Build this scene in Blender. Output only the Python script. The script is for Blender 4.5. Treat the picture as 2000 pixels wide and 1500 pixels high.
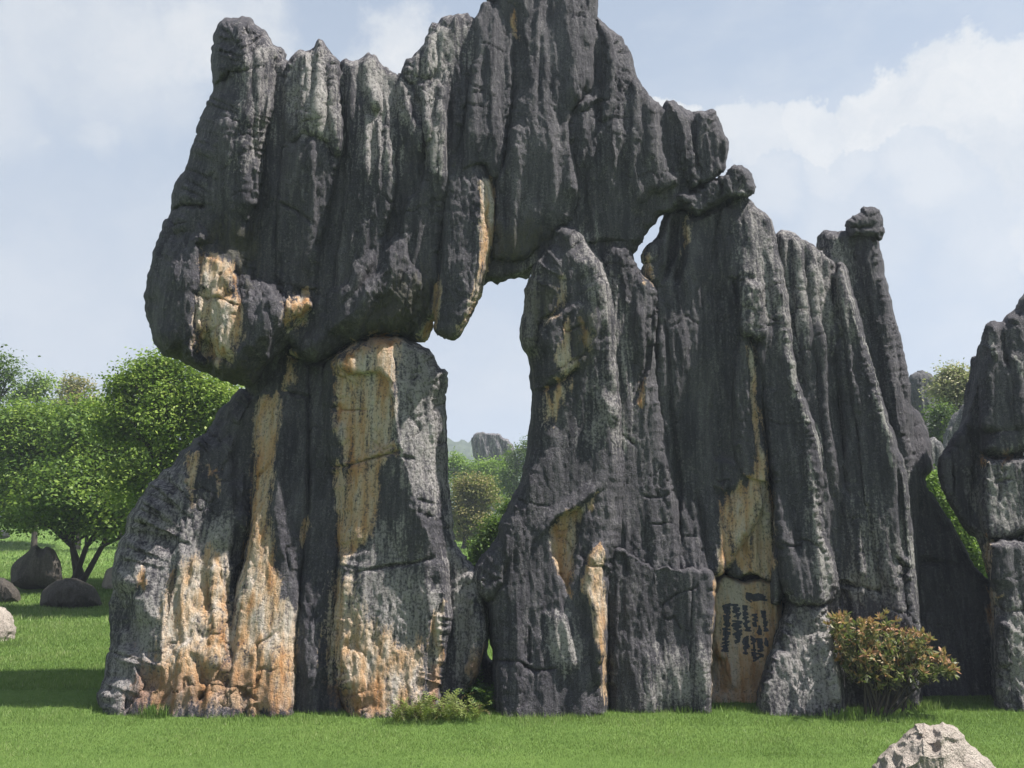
import bpy, math, random
import numpy as np
from mathutils import Vector

random.seed(7)
RNG = np.random.default_rng(7)
for o in list(bpy.data.objects):
    bpy.data.objects.remove(o)
SC = bpy.context.scene
COL = SC.collection

# ------------------------------------------------------------------ camera, sky, sun, exposure
F = 1511.0
PITCH = math.radians(11.6)
CAM = np.array([0.0, 0.0, 2.4])
cam_d = bpy.data.cameras.new('camera')
cam_d.sensor_width = 36.0
cam_d.lens = 36.0 * F / 2000.0
cam_d.clip_start = 0.1
cam_d.clip_end = 3000.0
cam = bpy.data.objects.new('camera', cam_d)
cam.location = CAM
cam.rotation_euler = (math.radians(90) + PITCH, 0, 0)
COL.objects.link(cam)
SC.camera = cam

SUN_EL = math.radians(60)
SUN_AZ = math.radians(-10)            # angle behind the rock plane, sun stands to the right
SDIR = Vector((math.cos(SUN_AZ) * math.cos(SUN_EL), math.sin(SUN_AZ) * math.cos(SUN_EL), math.sin(SUN_EL)))
sun_d = bpy.data.lights.new('sun', 'SUN')
sun_d.energy = 5.0
sun_d.angle = math.radians(0.8)
sun_d.color = (1.0, 0.95, 0.87)
sun = bpy.data.objects.new('sun', sun_d)
sun.rotation_euler = SDIR.to_track_quat('Z', 'Y').to_euler()
sun.location = (30, 5, 40)
COL.objects.link(sun)

SC.view_settings.view_transform = 'Standard'
SC.view_settings.look = 'None'
SC.view_settings.gamma = 1.0
SC.view_settings.use_curve_mapping = False
SC.view_settings.exposure = 1.15


def ray(px, py):
    px = np.asarray(px, float); py = np.asarray(py, float)
    u = (px - 1000.0) / F; v = (750.0 - py) / F
    cp, sp = math.cos(PITCH), math.sin(PITCH)
    return np.stack([u, cp - v * sp, sp + v * cp], -1)


def P(px, py, Y):
    r = ray(px, py)
    return CAM + r * (np.asarray(Y, float) / r[..., 1])[..., None]


def mpp(px, py, Y):                 # metres per photo pixel at that point
    r = ray(px, py)
    return float(Y / r[1] / F)


class NT:                           # small node helper
    def __init__(self, tree):
        self.t = tree
        self.t.nodes.clear()

    def n(self, typ, **kw):
        nd = self.t.nodes.new(typ)
        ins = kw.pop('ins', {})
        for k, v in kw.items():
            setattr(nd, k, v)
        for k, v in ins.items():
            self.put(nd.inputs[k], v)
        return nd

    def put(self, sock, v):
        if isinstance(v, bpy.types.NodeSocket):
            self.t.links.new(v, sock)
        elif isinstance(v, bpy.types.Node):
            self.t.links.new(v.outputs[0], sock)
        else:
            if hasattr(sock.default_value, '__len__') and not hasattr(v, '__len__'):
                v = [v] * len(sock.default_value)
            if hasattr(sock.default_value, '__len__') and len(sock.default_value) == 4 and len(v) == 3:
                v = (*v, 1.0)
            sock.default_value = v

    def math(self, op, a, b=None, clamp=False):
        nd = self.t.nodes.new('ShaderNodeMath')
        nd.operation = op; nd.use_clamp = clamp
        self.put(nd.inputs[0], a)
        if b is not None:
            self.put(nd.inputs[1], b)
        return nd.outputs[0]

    def vmath(self, op, a, b=None):
        nd = self.t.nodes.new('ShaderNodeVectorMath')
        nd.operation = op
        self.put(nd.inputs[0], a)
        if b is not None:
            self.put(nd.inputs[1], b)
        return nd.outputs['Value'] if op in ('LENGTH', 'DISTANCE', 'DOT_PRODUCT') else nd.outputs[0]

    def mix(self, fac, a, b, mode='MIX'):
        nd = self.t.nodes.new('ShaderNodeMix')
        nd.data_type = 'RGBA'; nd.blend_type = mode
        self.put(nd.inputs[0], fac); self.put(nd.inputs[6], a); self.put(nd.inputs[7], b)
        return nd.outputs[2]

    def ramp(self, fac, stops, interp='LINEAR'):
        nd = self.t.nodes.new('ShaderNodeValToRGB')
        cr = nd.color_ramp; cr.interpolation = interp
        while len(cr.elements) < len(stops):
            cr.elements.new(0.5)
        for e, (p, c) in zip(cr.elements, stops):
            e.position = p
            e.color = (c, c, c, 1) if not hasattr(c, '__len__') else (*c, 1)
        self.put(nd.inputs[0], fac)
        return nd.outputs[0]

    def noise(self, vec, scale, detail=4, rough=0.55, dist=0.0, out=0):
        nd = self.n('ShaderNodeTexNoise', ins={'Vector': vec, 'Scale': scale, 'Detail': detail, 'Roughness': rough, 'Distortion': dist})
        return nd.outputs[out]

    def mapping(self, vec, scale=(1, 1, 1), loc=(0, 0, 0)):
        nd = self.n('ShaderNodeMapping', ins={'Vector': vec, 'Scale': scale, 'Location': loc})
        return nd.outputs[0]


# ---- world: Nishita sky with hazy cumulus built from noise in the direction
world = bpy.data.worlds.new('World')
SC.world = world
world.use_nodes = True
w = NT(world.node_tree)
out = w.n('ShaderNodeOutputWorld')
sky = w.n('ShaderNodeTexSky', sky_type='NISHITA', sun_disc=False, sun_elevation=SUN_EL,
          sun_rotation=math.atan2(SDIR.x, SDIR.y), altitude=1700.0, air_density=1.0, dust_density=1.6, ozone_density=1.2)
tc = w.n('ShaderNodeTexCoord')
gen = tc.outputs['Generated']
n1 = w.noise(gen, 5.0, 6, 0.6, out=1)
n2 = w.noise(gen, 16.0, 5, 0.65, out=1)
off = w.vmath('ADD', w.vmath('SCALE', w.vmath('SUBTRACT', n1, (0.5, 0.5, 0.5))), w.vmath('SUBTRACT', n2, (0.5, 0.5, 0.5)))
for nd in world.node_tree.nodes:
    if nd.type == 'VECT_MATH' and nd.operation == 'SCALE':
        nd.inputs['Scale'].default_value = 0.10
sc2 = world.node_tree.nodes.new('ShaderNodeVectorMath'); sc2.operation = 'SCALE'
w.put(sc2.inputs[0], w.vmath('SUBTRACT', n2, (0.5, 0.5, 0.5))); sc2.inputs['Scale'].default_value = 0.095
warp = w.vmath('ADD', w.vmath('ADD', gen, off.node.inputs[0].links[0].from_socket), sc2.outputs[0])
blobs = [(1840, 130, 85, 1.0), (1760, 165, 75, .95), (1690, 190, 65, .9), (1590, 215, 70, .8), (1930, 160, 95, .95), (2060, 190, 130, .9),
         (1480, 235, 75, .7), (1310, 205, 42, .95), (1370, 235, 55, .8), (1650, 270, 110, .55), (1850, 280, 150, .6), (1480, 330, 110, .5),
         (1950, 380, 160, .5), (1650, 430, 150, .45),
         (790, 70, 75, .8), (840, 110, 80, .7), (735, 115, 55, .5), (230, 60, 190, .62), (440, 50, 120, .75), (90, 30, 130, .55), (330, 130, 110, .45),
         (190, 245, 60, .5), (70, 235, 30, .5), (100, 560, 230, .38), (300, 500, 160, .35), (-200, 120, 250, .5), (2300, 250, 260, .8), (2500, 60, 200, .5), (-500, 300, 300, .5)]
acc = None
for bx_, by_, br_, st_ in blobs:
    d = ray(bx_, by_ + (38 if bx_ > 1200 else 12)); d /= np.linalg.norm(d)
    dist = w.vmath('DISTANCE', warp, tuple(d))
    mr = w.n('ShaderNodeMapRange', interpolation_type='SMOOTHSTEP',
             ins={'Value': dist, 'From Min': br_ / F * (1.05 if st_ > .68 and bx_ > 1200 else 1.2), 'From Max': br_ / F * ((0.76 if bx_ > 1200 else 0.5) if st_ > .68 else 0.3), 'To Min': 0.0, 'To Max': st_})
    acc = mr.outputs[0] if acc is None else w.math('MAXIMUM', acc, mr.outputs[0])
glob = w.noise(w.mapping(gen, (1, 1, 2.2)), 3.2, 7, 0.6)
globm = w.ramp(glob, [(0.46, 0.0), (0.72, 0.45)])
cloud = w.math('MAXIMUM', acc, globm)
shade = w.noise(warp, 9.0, 5, 0.6)
cloudcol = w.mix(w.ramp(shade, [(0.35, 0.0), (0.62, 1.0)]), (5.0, 5.3, 5.75), (6.3, 6.35, 6.4))
sepz = w.n('ShaderNodeSeparateXYZ', ins={0: gen})
hazy = w.mix(w.ramp(sepz.outputs[2], [(0.5, 0.72), (0.95, 0.3)]), sky.outputs[0], (4.35, 5.05, 5.95))
hz = w.ramp(sepz.outputs[2], [(0.0, 0.75), (0.32, 0.28), (0.7, 0.0)])
hazy = w.mix(hz, hazy, (4.75, 5.0, 5.6))
col = w.mix(cloud, hazy, cloudcol)
bg = w.n('ShaderNodeBackground', ins={'Color': col, 'Strength': 0.061})
w.put(out.inputs['Surface'], bg)

# ------------------------------------------------------------------ noise and geometry helpers
_PERM = RNG.permutation(4096).astype(np.int64)
_G = RNG.normal(size=(4096, 3)); _G /= np.linalg.norm(_G, axis=1)[:, None]


def pn(q):
    q = np.asarray(q, float)
    i = np.floor(q).astype(np.int64); f = q - i
    u = f * f * f * (f * (f * 6 - 15) + 10)
    r = 0.0
    hx = [_PERM[(i[:, 0] + a) & 4095] for a in (0, 1)]
    for a in (0, 1):
        wa = u[:, 0] if a else 1 - u[:, 0]
        for b in (0, 1):
            hb = _PERM[(hx[a] + i[:, 1] + b) & 4095]
            wb = u[:, 1] if b else 1 - u[:, 1]
            for c in (0, 1):
                g = _G[_PERM[(hb + i[:, 2] + c) & 4095]]
                wc = u[:, 2] if c else 1 - u[:, 2]
                d = g[:, 0] * (f[:, 0] - a) + g[:, 1] * (f[:, 1] - b) + g[:, 2] * (f[:, 2] - c)
                r = r + wa * wb * wc * d
    return r * 1.6


_J = RNG.random((4096, 3))


def worley(q, ch=60000):
    """squared distance to the nearest jittered cell point: concave scallops meeting in sharp crests"""
    out_ = np.empty(len(q))
    for s0 in range(0, len(q), ch):
        p = q[s0:s0 + ch]
        i = np.floor(p).astype(np.int64); f = p - i
        best = np.full(len(p), 9.0)
        for a in (-1, 0, 1):
            ha = _PERM[(i[:, 0] + a) & 4095]
            for b in (-1, 0, 1):
                hb = _PERM[(ha + i[:, 1] + b) & 4095]
                for c in (-1, 0, 1):
                    j = _J[_PERM[(hb + i[:, 2] + c) & 4095]]
                    d2 = (j[:, 0] + a - f[:, 0]) ** 2 + (j[:, 1] + b - f[:, 1]) ** 2 + (j[:, 2] + c - f[:, 2]) ** 2
                    np.minimum(best, d2, out=best)
        out_[s0:s0 + ch] = best
    return out_


def pn1(t, s=0.0):
    t = np.asarray(t, float)
    return pn(np.stack([t, np.full_like(t, s + .37), np.full_like(t, .71)], -1))


def smooth(a, b, x):
    t = np.clip((x - a) / (b - a), 0, 1)
    return t * t * (3 - 2 * t)


def segdist(X, Y, poly, closed=True):
    """distance to a polyline, nearest point, signed side"""
    p = np.asarray(poly, float)
    a = p; b = np.roll(p, -1, 0)
    if not closed:
        a, b = p[:-1], p[1:]
    n = len(X)
    D = np.empty(n); NX = np.empty(n); NY = np.empty(n); S = np.empty(n); T = np.empty(n)
    ab = b - a; L2 = (ab ** 2).sum(1) + 1e-9
    seg_t = np.arange(len(a))
    ch = max(1, int(1.2e6 // len(a)))
    for s in range(0, n, ch):
        x = X[s:s + ch, None]; y = Y[s:s + ch, None]
        t = np.clip(((x - a[:, 0]) * ab[:, 0] + (y - a[:, 1]) * ab[:, 1]) / L2, 0, 1)
        nx = a[:, 0] + t * ab[:, 0]; ny = a[:, 1] + t * ab[:, 1]
        dd = (x - nx) ** 2 + (y - ny) ** 2
        k = dd.argmin(1); ii = np.arange(len(k))
        D[s:s + ch] = np.sqrt(dd[ii, k]); NX[s:s + ch] = nx[ii, k]; NY[s:s + ch] = ny[ii, k]
        S[s:s + ch] = np.sign(ab[k, 0] * (Y[s:s + ch] - a[k, 1]) - ab[k, 1] * (X[s:s + ch] - a[k, 0]))
        T[s:s + ch] = (k + t[ii, k]) / len(a)
    return D, NX, NY, S, T


def inside(X, Y, poly):
    p = np.asarray(poly, float)
    r = np.zeros(len(X), bool)
    j = len(p) - 1
    for i in range(len(p)):
        xi, yi = p[i]; xj, yj = p[j]
        if yi != yj:
            c = ((yi > Y) != (yj > Y)) & (X < (xj - xi) * (Y - yi) / (yj - yi) + xi)
            r ^= c
        j = i
    return r


def sdf(X, Y, poly):
    D, *_ = segdist(X, Y, poly)
    return np.where(inside(X, Y, poly), D, -D)


def densify(poly, step):
    p = np.asarray(poly, float); out_ = []
    for i in range(len(p)):
        a, b = p[i], p[(i + 1) % len(p)]
        k = max(1, int(np.hypot(*(b - a)) // step))
        for t in range(k):
            out_.append(a + (b - a) * t / k)
    return np.array(out_)


def chaikin(p):
    p = np.asarray(p, float); q = np.roll(p, -1, 0)
    return np.stack([p * .8 + q * .2, p * .2 + q * .8], 1).reshape(-1, 2)


def obj_np(name, V, Fc, mat, parent=None, base=(0, 0, 0), attrs=None, smooth_=True, nside=4):
    """V (n,3) world, Fc (m,nside) indices -> one mesh object"""
    me = bpy.data.meshes.new(name)
    V = np.asarray(V, np.float32) - np.asarray(base, np.float32)
    Fc = np.asarray(Fc, np.int32)
    me.vertices.add(len(V)); me.vertices.foreach_set('co', V.ravel())
    m = len(Fc)
    me.loops.add(m * nside); me.loops.foreach_set('vertex_index', Fc.ravel())
    me.polygons.add(m)
    me.polygons.foreach_set('loop_start', np.arange(0, m * nside, nside, dtype=np.int32))
    me.polygons.foreach_set('loop_total', np.full(m, nside, np.int32))
    if smooth_:
        me.polygons.foreach_set('use_smooth', np.ones(m, bool))
    for k, a in (attrs or {}).items():
        a = np.asarray(a, np.float32)
        if a.ndim == 1:
            at = me.attributes.new(k, 'FLOAT', 'POINT'); at.data.foreach_set('value', a)
        else:
            at = me.attributes.new(k, 'FLOAT_VECTOR', 'POINT'); at.data.foreach_set('vector', a.ravel())
    me.update(calc_edges=True)
    me.validate()
    me.materials.append(mat)
    o = bpy.data.objects.new(name, me)
    COL.objects.link(o)
    if parent is not None:
        o.parent = parent
    else:
        o.location = base
    return o


def empty(name, loc):
    o = bpy.data.objects.new(name, None)
    o.empty_display_size = 0.3
    o.location = tuple(float(v) for v in loc)
    COL.objects.link(o)
    return o


def tag(o, label, cat, group=None):
    o['label'] = label; o['category'] = cat
    if group:
        o['group'] = group
    return o


# ------------------------------------------------------------------ materials
def newmat(name):
    m = bpy.data.materials.new(name); m.use_nodes = True
    return m, NT(m.node_tree)


def rock_material(name, dark, mid, light, tint=1.0, bump=1.0):
    m, t = newmat(name)
    o = t.n('ShaderNodeOutputMaterial')
    g = t.n('ShaderNodeNewGeometry')
    pos = g.outputs['Position']
    A = t.n('ShaderNodeAttribute', attribute_name='patch_a').outputs['Vector']
    B = t.n('ShaderNodeAttribute', attribute_name='patch_b').outputs['Vector']
    sa = t.n('ShaderNodeSeparateXYZ', ins={0: A}); sb = t.n('ShaderNodeSeparateXYZ', ins={0: B})
    tan, rust, pale = sa.outputs; white, moss, ink = sb.outputs
    streak = t.noise(t.mapping(pos, (3.2, 3.2, 0.32)), 1.0, 6, 0.62, 0.4)
    fstreak = t.noise(t.mapping(pos, (14, 14, 1.6)), 1.0, 5, 0.6)
    blot = t.noise(pos, 1.3, 5, 0.6)
    spk = t.noise(pos, 26.0, 4, 0.7)
    fine = t.noise(pos, 70.0, 3, 0.65)
    v = t.math('ADD', t.math('MULTIPLY', streak, 0.55), t.math('ADD', t.math('MULTIPLY', fstreak, 0.25), t.math('MULTIPLY', blot, 0.2)))
    c = t.mix(t.ramp(v, [(0.38, 0.0), (0.50, 0.4), (0.62, 1.0)]), dark, mid)
    c = t.mix(t.ramp(t.math('ADD', t.math('MULTIPLY', spk, 0.6), t.math('MULTIPLY', fstreak, 0.4)), [(0.51, 0.0), (0.67, 0.6)]), c, light)
    c = t.mix(t.ramp(fine, [(0.36, 0.75), (0.5, 0.0)]), c, tuple(x * .45 for x in dark))
    # broken edge for the stains: attribute + noise threshold
    en = t.ramp(t.math('ADD', t.math('MULTIPLY', fstreak, 0.45), t.math('ADD', t.math('MULTIPLY', spk, 0.35), t.math('MULTIPLY', streak, 0.2))), [(0.32, 0.0), (0.68, 1.0)])
    pit = t.n('ShaderNodeTexVoronoi', ins={'Vector': t.mapping(pos, (15, 15, 8)), 'Scale': 1.0})

    def edge(att, k=0.95, amp=2.2, lo=0.25, hi=1.0):
        s = t.math('ADD', t.math('MULTIPLY', att, 1.0), t.math('MULTIPLY', t.math('SUBTRACT', en, 0.5), amp))
        s = t.math('MULTIPLY', s, t.math('MINIMUM', t.math('MULTIPLY', att, 6.0), 1.0))
        return t.math('MULTIPLY', t.ramp(s, [(lo, 0.0), (hi, 1.0)]), k)
    # pale limestone, also the tone of faces painted as sunlit
    pc = t.mix(t.ramp(streak, [(0.4, 0.0), (0.62, 1.0)]), (0.345, 0.322, 0.325), (0.52, 0.49, 0.475))
    pc = t.mix(t.ramp(spk, [(0.36, 0.75), (0.5, 0.0)]), pc, (0.09, 0.088, 0.085))
    c = t.mix(edge(pale, 0.8, 2.3, 0.25, 1.25), c, pc)
    # ochre / cream fresh break
    tn = t.noise(t.mapping(pos, (5, 5, 0.9)), 1.0, 5, 0.6)
    tcx = t.ramp(tn, [(0.33, (0.54, 0.28, 0.12)), (0.43, (0.66, 0.43, 0.25)), (0.53, (0.68, 0.53, 0.39)), (0.64, (0.69, 0.61, 0.54))])
    tcx = t.mix(t.ramp(spk, [(0.34, 0.6), (0.46, 0.0)]), tcx, (0.20, 0.13, 0.07))
    c = t.mix(edge(tan), c, tcx)
    rc = t.mix(t.ramp(blot, [(0.4, 0), (0.6, 1)]), (0.33, 0.135, 0.055), (0.42, 0.24, 0.12))
    c = t.mix(edge(rust, 0.6, 1.8, 0.3, 1.2), c, rc)
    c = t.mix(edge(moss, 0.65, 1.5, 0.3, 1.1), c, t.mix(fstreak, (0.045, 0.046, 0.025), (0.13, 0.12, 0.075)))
    c = t.mix(edge(white, 0.7, 2.2, 0.5, 1.0), c, (0.46, 0.45, 0.42))
    c = t.mix(t.math('MULTIPLY', t.ramp(t.math('ADD', ink, t.math('MULTIPLY', t.math('SUBTRACT', spk, 0.5), 0.9)), [(0.4, 0.0), (0.55, 1.0)]), 0.93), c, (0.040, 0.056, 0.095))
    bs = t.n('ShaderNodeBsdfPrincipled', ins={'Base Color': c, 'Roughness': 0.88})
    bs.inputs['Specular IOR Level'].default_value = 0.25
    mid_ = t.noise(t.mapping(pos, (10, 10, 3.0)), 1.0, 6, 0.65, 0.3)
    hgt = t.math('ADD', t.math('ADD', t.math('MULTIPLY', spk, 0.8), t.math('MULTIPLY', mid_, 1.5)), t.math('ADD', t.math('MULTIPLY', fstreak, 0.9), t.math('ADD', t.math('MULTIPLY', fine, 0.6), t.math('MULTIPLY', pit.outputs[0], 0.35))))
    bm = t.n('ShaderNodeBump', ins={'Strength': 1.0 * bump, 'Distance': 0.085, 'Height': hgt})
    t.put(bs.inputs['Normal'], bm.outputs[0])
    t.put(o.inputs['Surface'], bs)
    return m


M_ROCK = rock_material('karst_limestone', (0.051, 0.0485, 0.063), (0.164, 0.155, 0.175), (0.33, 0.315, 0.322))
M_ROCKL = rock_material('karst_limestone_grey', (0.07, 0.07, 0.08), (0.19, 0.19, 0.20), (0.34, 0.335, 0.32))
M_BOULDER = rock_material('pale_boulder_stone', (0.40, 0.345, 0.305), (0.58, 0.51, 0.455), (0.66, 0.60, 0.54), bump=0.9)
M_BOULDER_SHADE = rock_material('shaded_boulder_stone', (0.075, 0.065, 0.058), (0.15, 0.13, 0.115), (0.22, 0.195, 0.17))  # same stone darkened, tree shade put into the colour


def leaf_material(name, cols, trans=0.35, rough=0.55, spec=0.3):
    m, t = newmat(name)
    o = t.n('ShaderNodeOutputMaterial')
    r = t.n('ShaderNodeAttribute', attribute_name='rnd').outputs['Fac']
    k = len(cols) - 1
    c = t.ramp(r, [(i / k, cc) for i, cc in enumerate(cols)])
    b = t.n('ShaderNodeBsdfPrincipled', ins={'Base Color': c, 'Roughness': rough})
    b.inputs['Specular IOR Level'].default_value = spec
    tr = t.n('ShaderNodeBsdfTranslucent', ins={'Color': t.mix(0.5, c, (0.20, 0.32, 0.04))})
    mx = t.n('ShaderNodeMixShader', ins={0: trans, 1: b.outputs[0], 2: tr.outputs[0]})
    t.put(o.inputs['Surface'], mx)
    return m


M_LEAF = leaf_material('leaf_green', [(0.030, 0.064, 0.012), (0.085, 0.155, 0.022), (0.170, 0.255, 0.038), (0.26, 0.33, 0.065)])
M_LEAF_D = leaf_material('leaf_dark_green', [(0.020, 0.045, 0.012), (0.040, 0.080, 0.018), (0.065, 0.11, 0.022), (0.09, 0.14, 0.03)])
M_LEAF_B = leaf_material('leaf_brown_olive', [(0.10, 0.11, 0.035), (0.18, 0.17, 0.055), (0.24, 0.19, 0.07), (0.22, 0.22, 0.07)])
M_LEAF_P = leaf_material('leaf_pale_blossom', [(0.10, 0.12, 0.05), (0.24, 0.23, 0.11), (0.38, 0.35, 0.20), (0.46, 0.42, 0.27)])
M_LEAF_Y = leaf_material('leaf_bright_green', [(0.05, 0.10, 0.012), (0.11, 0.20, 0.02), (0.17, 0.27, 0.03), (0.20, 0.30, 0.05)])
M_LEAF_R = leaf_material('leaf_photinia', [(0.07, 0.09, 0.035), (0.16, 0.165, 0.075), (0.30, 0.25, 0.14), (0.40, 0.20, 0.11), (0.46, 0.27, 0.17)], 0.3, 0.5, 0.35)
M_FERN = leaf_material('fern_yellow_green', [(0.10, 0.06, 0.03), (0.10, 0.13, 0.03), (0.17, 0.22, 0.05), (0.24, 0.27, 0.09)])
M_FERN_D = leaf_material('fern_dark_green', [(0.03, 0.06, 0.02), (0.045, 0.09, 0.025), (0.06, 0.12, 0.035)])
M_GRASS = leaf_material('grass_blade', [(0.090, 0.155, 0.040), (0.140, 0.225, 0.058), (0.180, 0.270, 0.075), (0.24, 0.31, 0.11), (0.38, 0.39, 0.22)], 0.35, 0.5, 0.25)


def bark_material():
    m, t = newmat('bark')
    o = t.n('ShaderNodeOutputMaterial')
    pos = t.n('ShaderNodeNewGeometry').outputs['Position']
    n = t.noise(t.mapping(pos, (9, 9, 2)), 1.0, 5, 0.6)
    b = t.n('ShaderNodeBsdfPrincipled', ins={'Base Color': t.ramp(n, [(0.3, (0.022, 0.018, 0.014)), (0.7, (0.075, 0.06, 0.045))]), 'Roughness': 0.9})
    t.put(b.inputs['Normal'], t.n('ShaderNodeBump', ins={'Strength': 0.6, 'Distance': 0.03, 'Height': n}).outputs[0])
    t.put(o.inputs['Surface'], b)
    return m


M_BARK = bark_material()


def lawn_material():
    m, t = newmat('lawn_turf')
    o = t.n('ShaderNodeOutputMaterial')
    pos = t.n('ShaderNodeNewGeometry').outputs['Position']
    a = t.noise(pos, 0.5, 5, 0.6); b_ = t.noise(pos, 7.0, 5, 0.65); c_ = t.noise(pos, 60.0, 3, 0.7)
    c = t.ramp(t.math('ADD', t.math('MULTIPLY', a, 0.4), t.math('ADD', t.math('MULTIPLY', b_, 0.3), t.math('MULTIPLY', c_, 0.3))),
               [(0.35, (0.065, 0.120, 0.028)), (0.5, (0.12, 0.20, 0.048)), (0.65, (0.165, 0.245, 0.065))])
    bs = t.n('ShaderNodeBsdfPrincipled', ins={'Base Color': c, 'Roughness': 0.9})
    bs.inputs['Specular IOR Level'].default_value = 0.1
    t.put(bs.inputs['Normal'], t.n('ShaderNodeBump', ins={'Strength': 0.9, 'Distance': 0.05, 'Height': t.math('ADD', b_, c_)}).outputs[0])
    t.put(o.inputs['Surface'], bs)
    return m


M_LAWN = lawn_material()


def hill_material():
    m, t = newmat('wooded_hill')
    o = t.n('ShaderNodeOutputMaterial')
    pos = t.n('ShaderNodeNewGeometry').outputs['Position']
    n = t.noise(pos, 0.35, 6, 0.65)
    bs = t.n('ShaderNodeBsdfPrincipled', ins={'Base Color': t.ramp(n, [(0.35, (0.022, 0.036, 0.022)), (0.65, (0.06, 0.08, 0.045))]), 'Roughness': 0.95})
    t.put(o.inputs['Surface'], bs)
    return m


M_HILL = hill_material()

# ------------------------------------------------------------------ setting: lawn and far hill
GY = [-40, 4, 12.4, 14, 18, 24, 28, 36, 46, 56, 75, 110, 330]
GZ = [-0.2, 0.0, 0.0, 0.08, 0.33, 0.70, 1.12, 1.55, 2.1, 3.4, 4.6, 5.5, 6.0]


def ground(x, y):
    x = np.asarray(x, float); y = np.asarray(y, float)
    sh = np.broadcast(x, y).shape
    x = np.broadcast_to(x, sh).ravel(); y = np.broadcast_to(y, sh).ravel()
    z = (np.interp(y - .8, GY, GZ) + np.interp(y, GY, GZ) + np.interp(y + .8, GY, GZ)) / 3
    amp = np.clip(0.03 + (y - 14) * 0.01, 0.03, 0.35)
    z = z + amp * pn(np.stack([x * .22, y * .22, 0 * x + 3.1], -1)) + 0.012 * pn(np.stack([x * 1.1, y * 1.1, 0 * x + 9.1], -1))
    return z.reshape(sh)


def build_lawn():
    xs = np.concatenate([np.linspace(-400, -32, 24), np.linspace(-31.5, 31.5, 120), np.linspace(32, 400, 24)])
    ys = np.concatenate([np.linspace(-40, 5, 14), np.linspace(5.3, 40, 110), np.linspace(41, 120, 45), np.linspace(125, 420, 20)])
    X, Y = np.meshgrid(xs, ys)
    V = np.stack([X.ravel(), Y.ravel(), ground(X, Y).ravel()], -1)
    nx, ny = len(xs), len(ys)
    idx = np.arange(nx * ny).reshape(ny, nx)
    Fc = np.stack([idx[:-1, :-1], idx[:-1, 1:], idx[1:, 1:], idx[1:, :-1]], -1).reshape(-1, 4)
    o = obj_np('lawn', V, Fc, M_LAWN)
    o['kind'] = 'structure'


build_lawn()


def build_hill():
    xs = np.linspace(-260, 300, 420); ys = np.linspace(255, 400, 60)
    X, Y = np.meshgrid(xs, ys)
    prof = np.sin(np.clip((Y - 255) / 145, 0, 1) * math.pi) ** 0.8
    q = np.stack([X.ravel() * .02, Y.ravel() * .02, 0 * X.ravel() + 5], -1)
    H = (33 + 9 * pn(q)).reshape(X.shape) * prof
    q2 = np.stack([X.ravel() * .22, Y.ravel() * .22, 0 * X.ravel() + 2], -1)
    H = H + 3.2 * np.abs(pn(q2)).reshape(X.shape) + 1.6 * np.abs(pn(q2 * 2.3)).reshape(X.shape)
    V = np.stack([X.ravel(), Y.ravel(), (H + 4.5).ravel()], -1)
    idx = np.arange(X.size).reshape(X.shape)
    Fc = np.stack([idx[:-1, :-1], idx[:-1, 1:], idx[1:, 1:], idx[1:, :-1]], -1).reshape(-1, 4)
    o = obj_np('hill', V, Fc, M_HILL)
    o['kind'] = 'structure'


build_hill()

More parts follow.
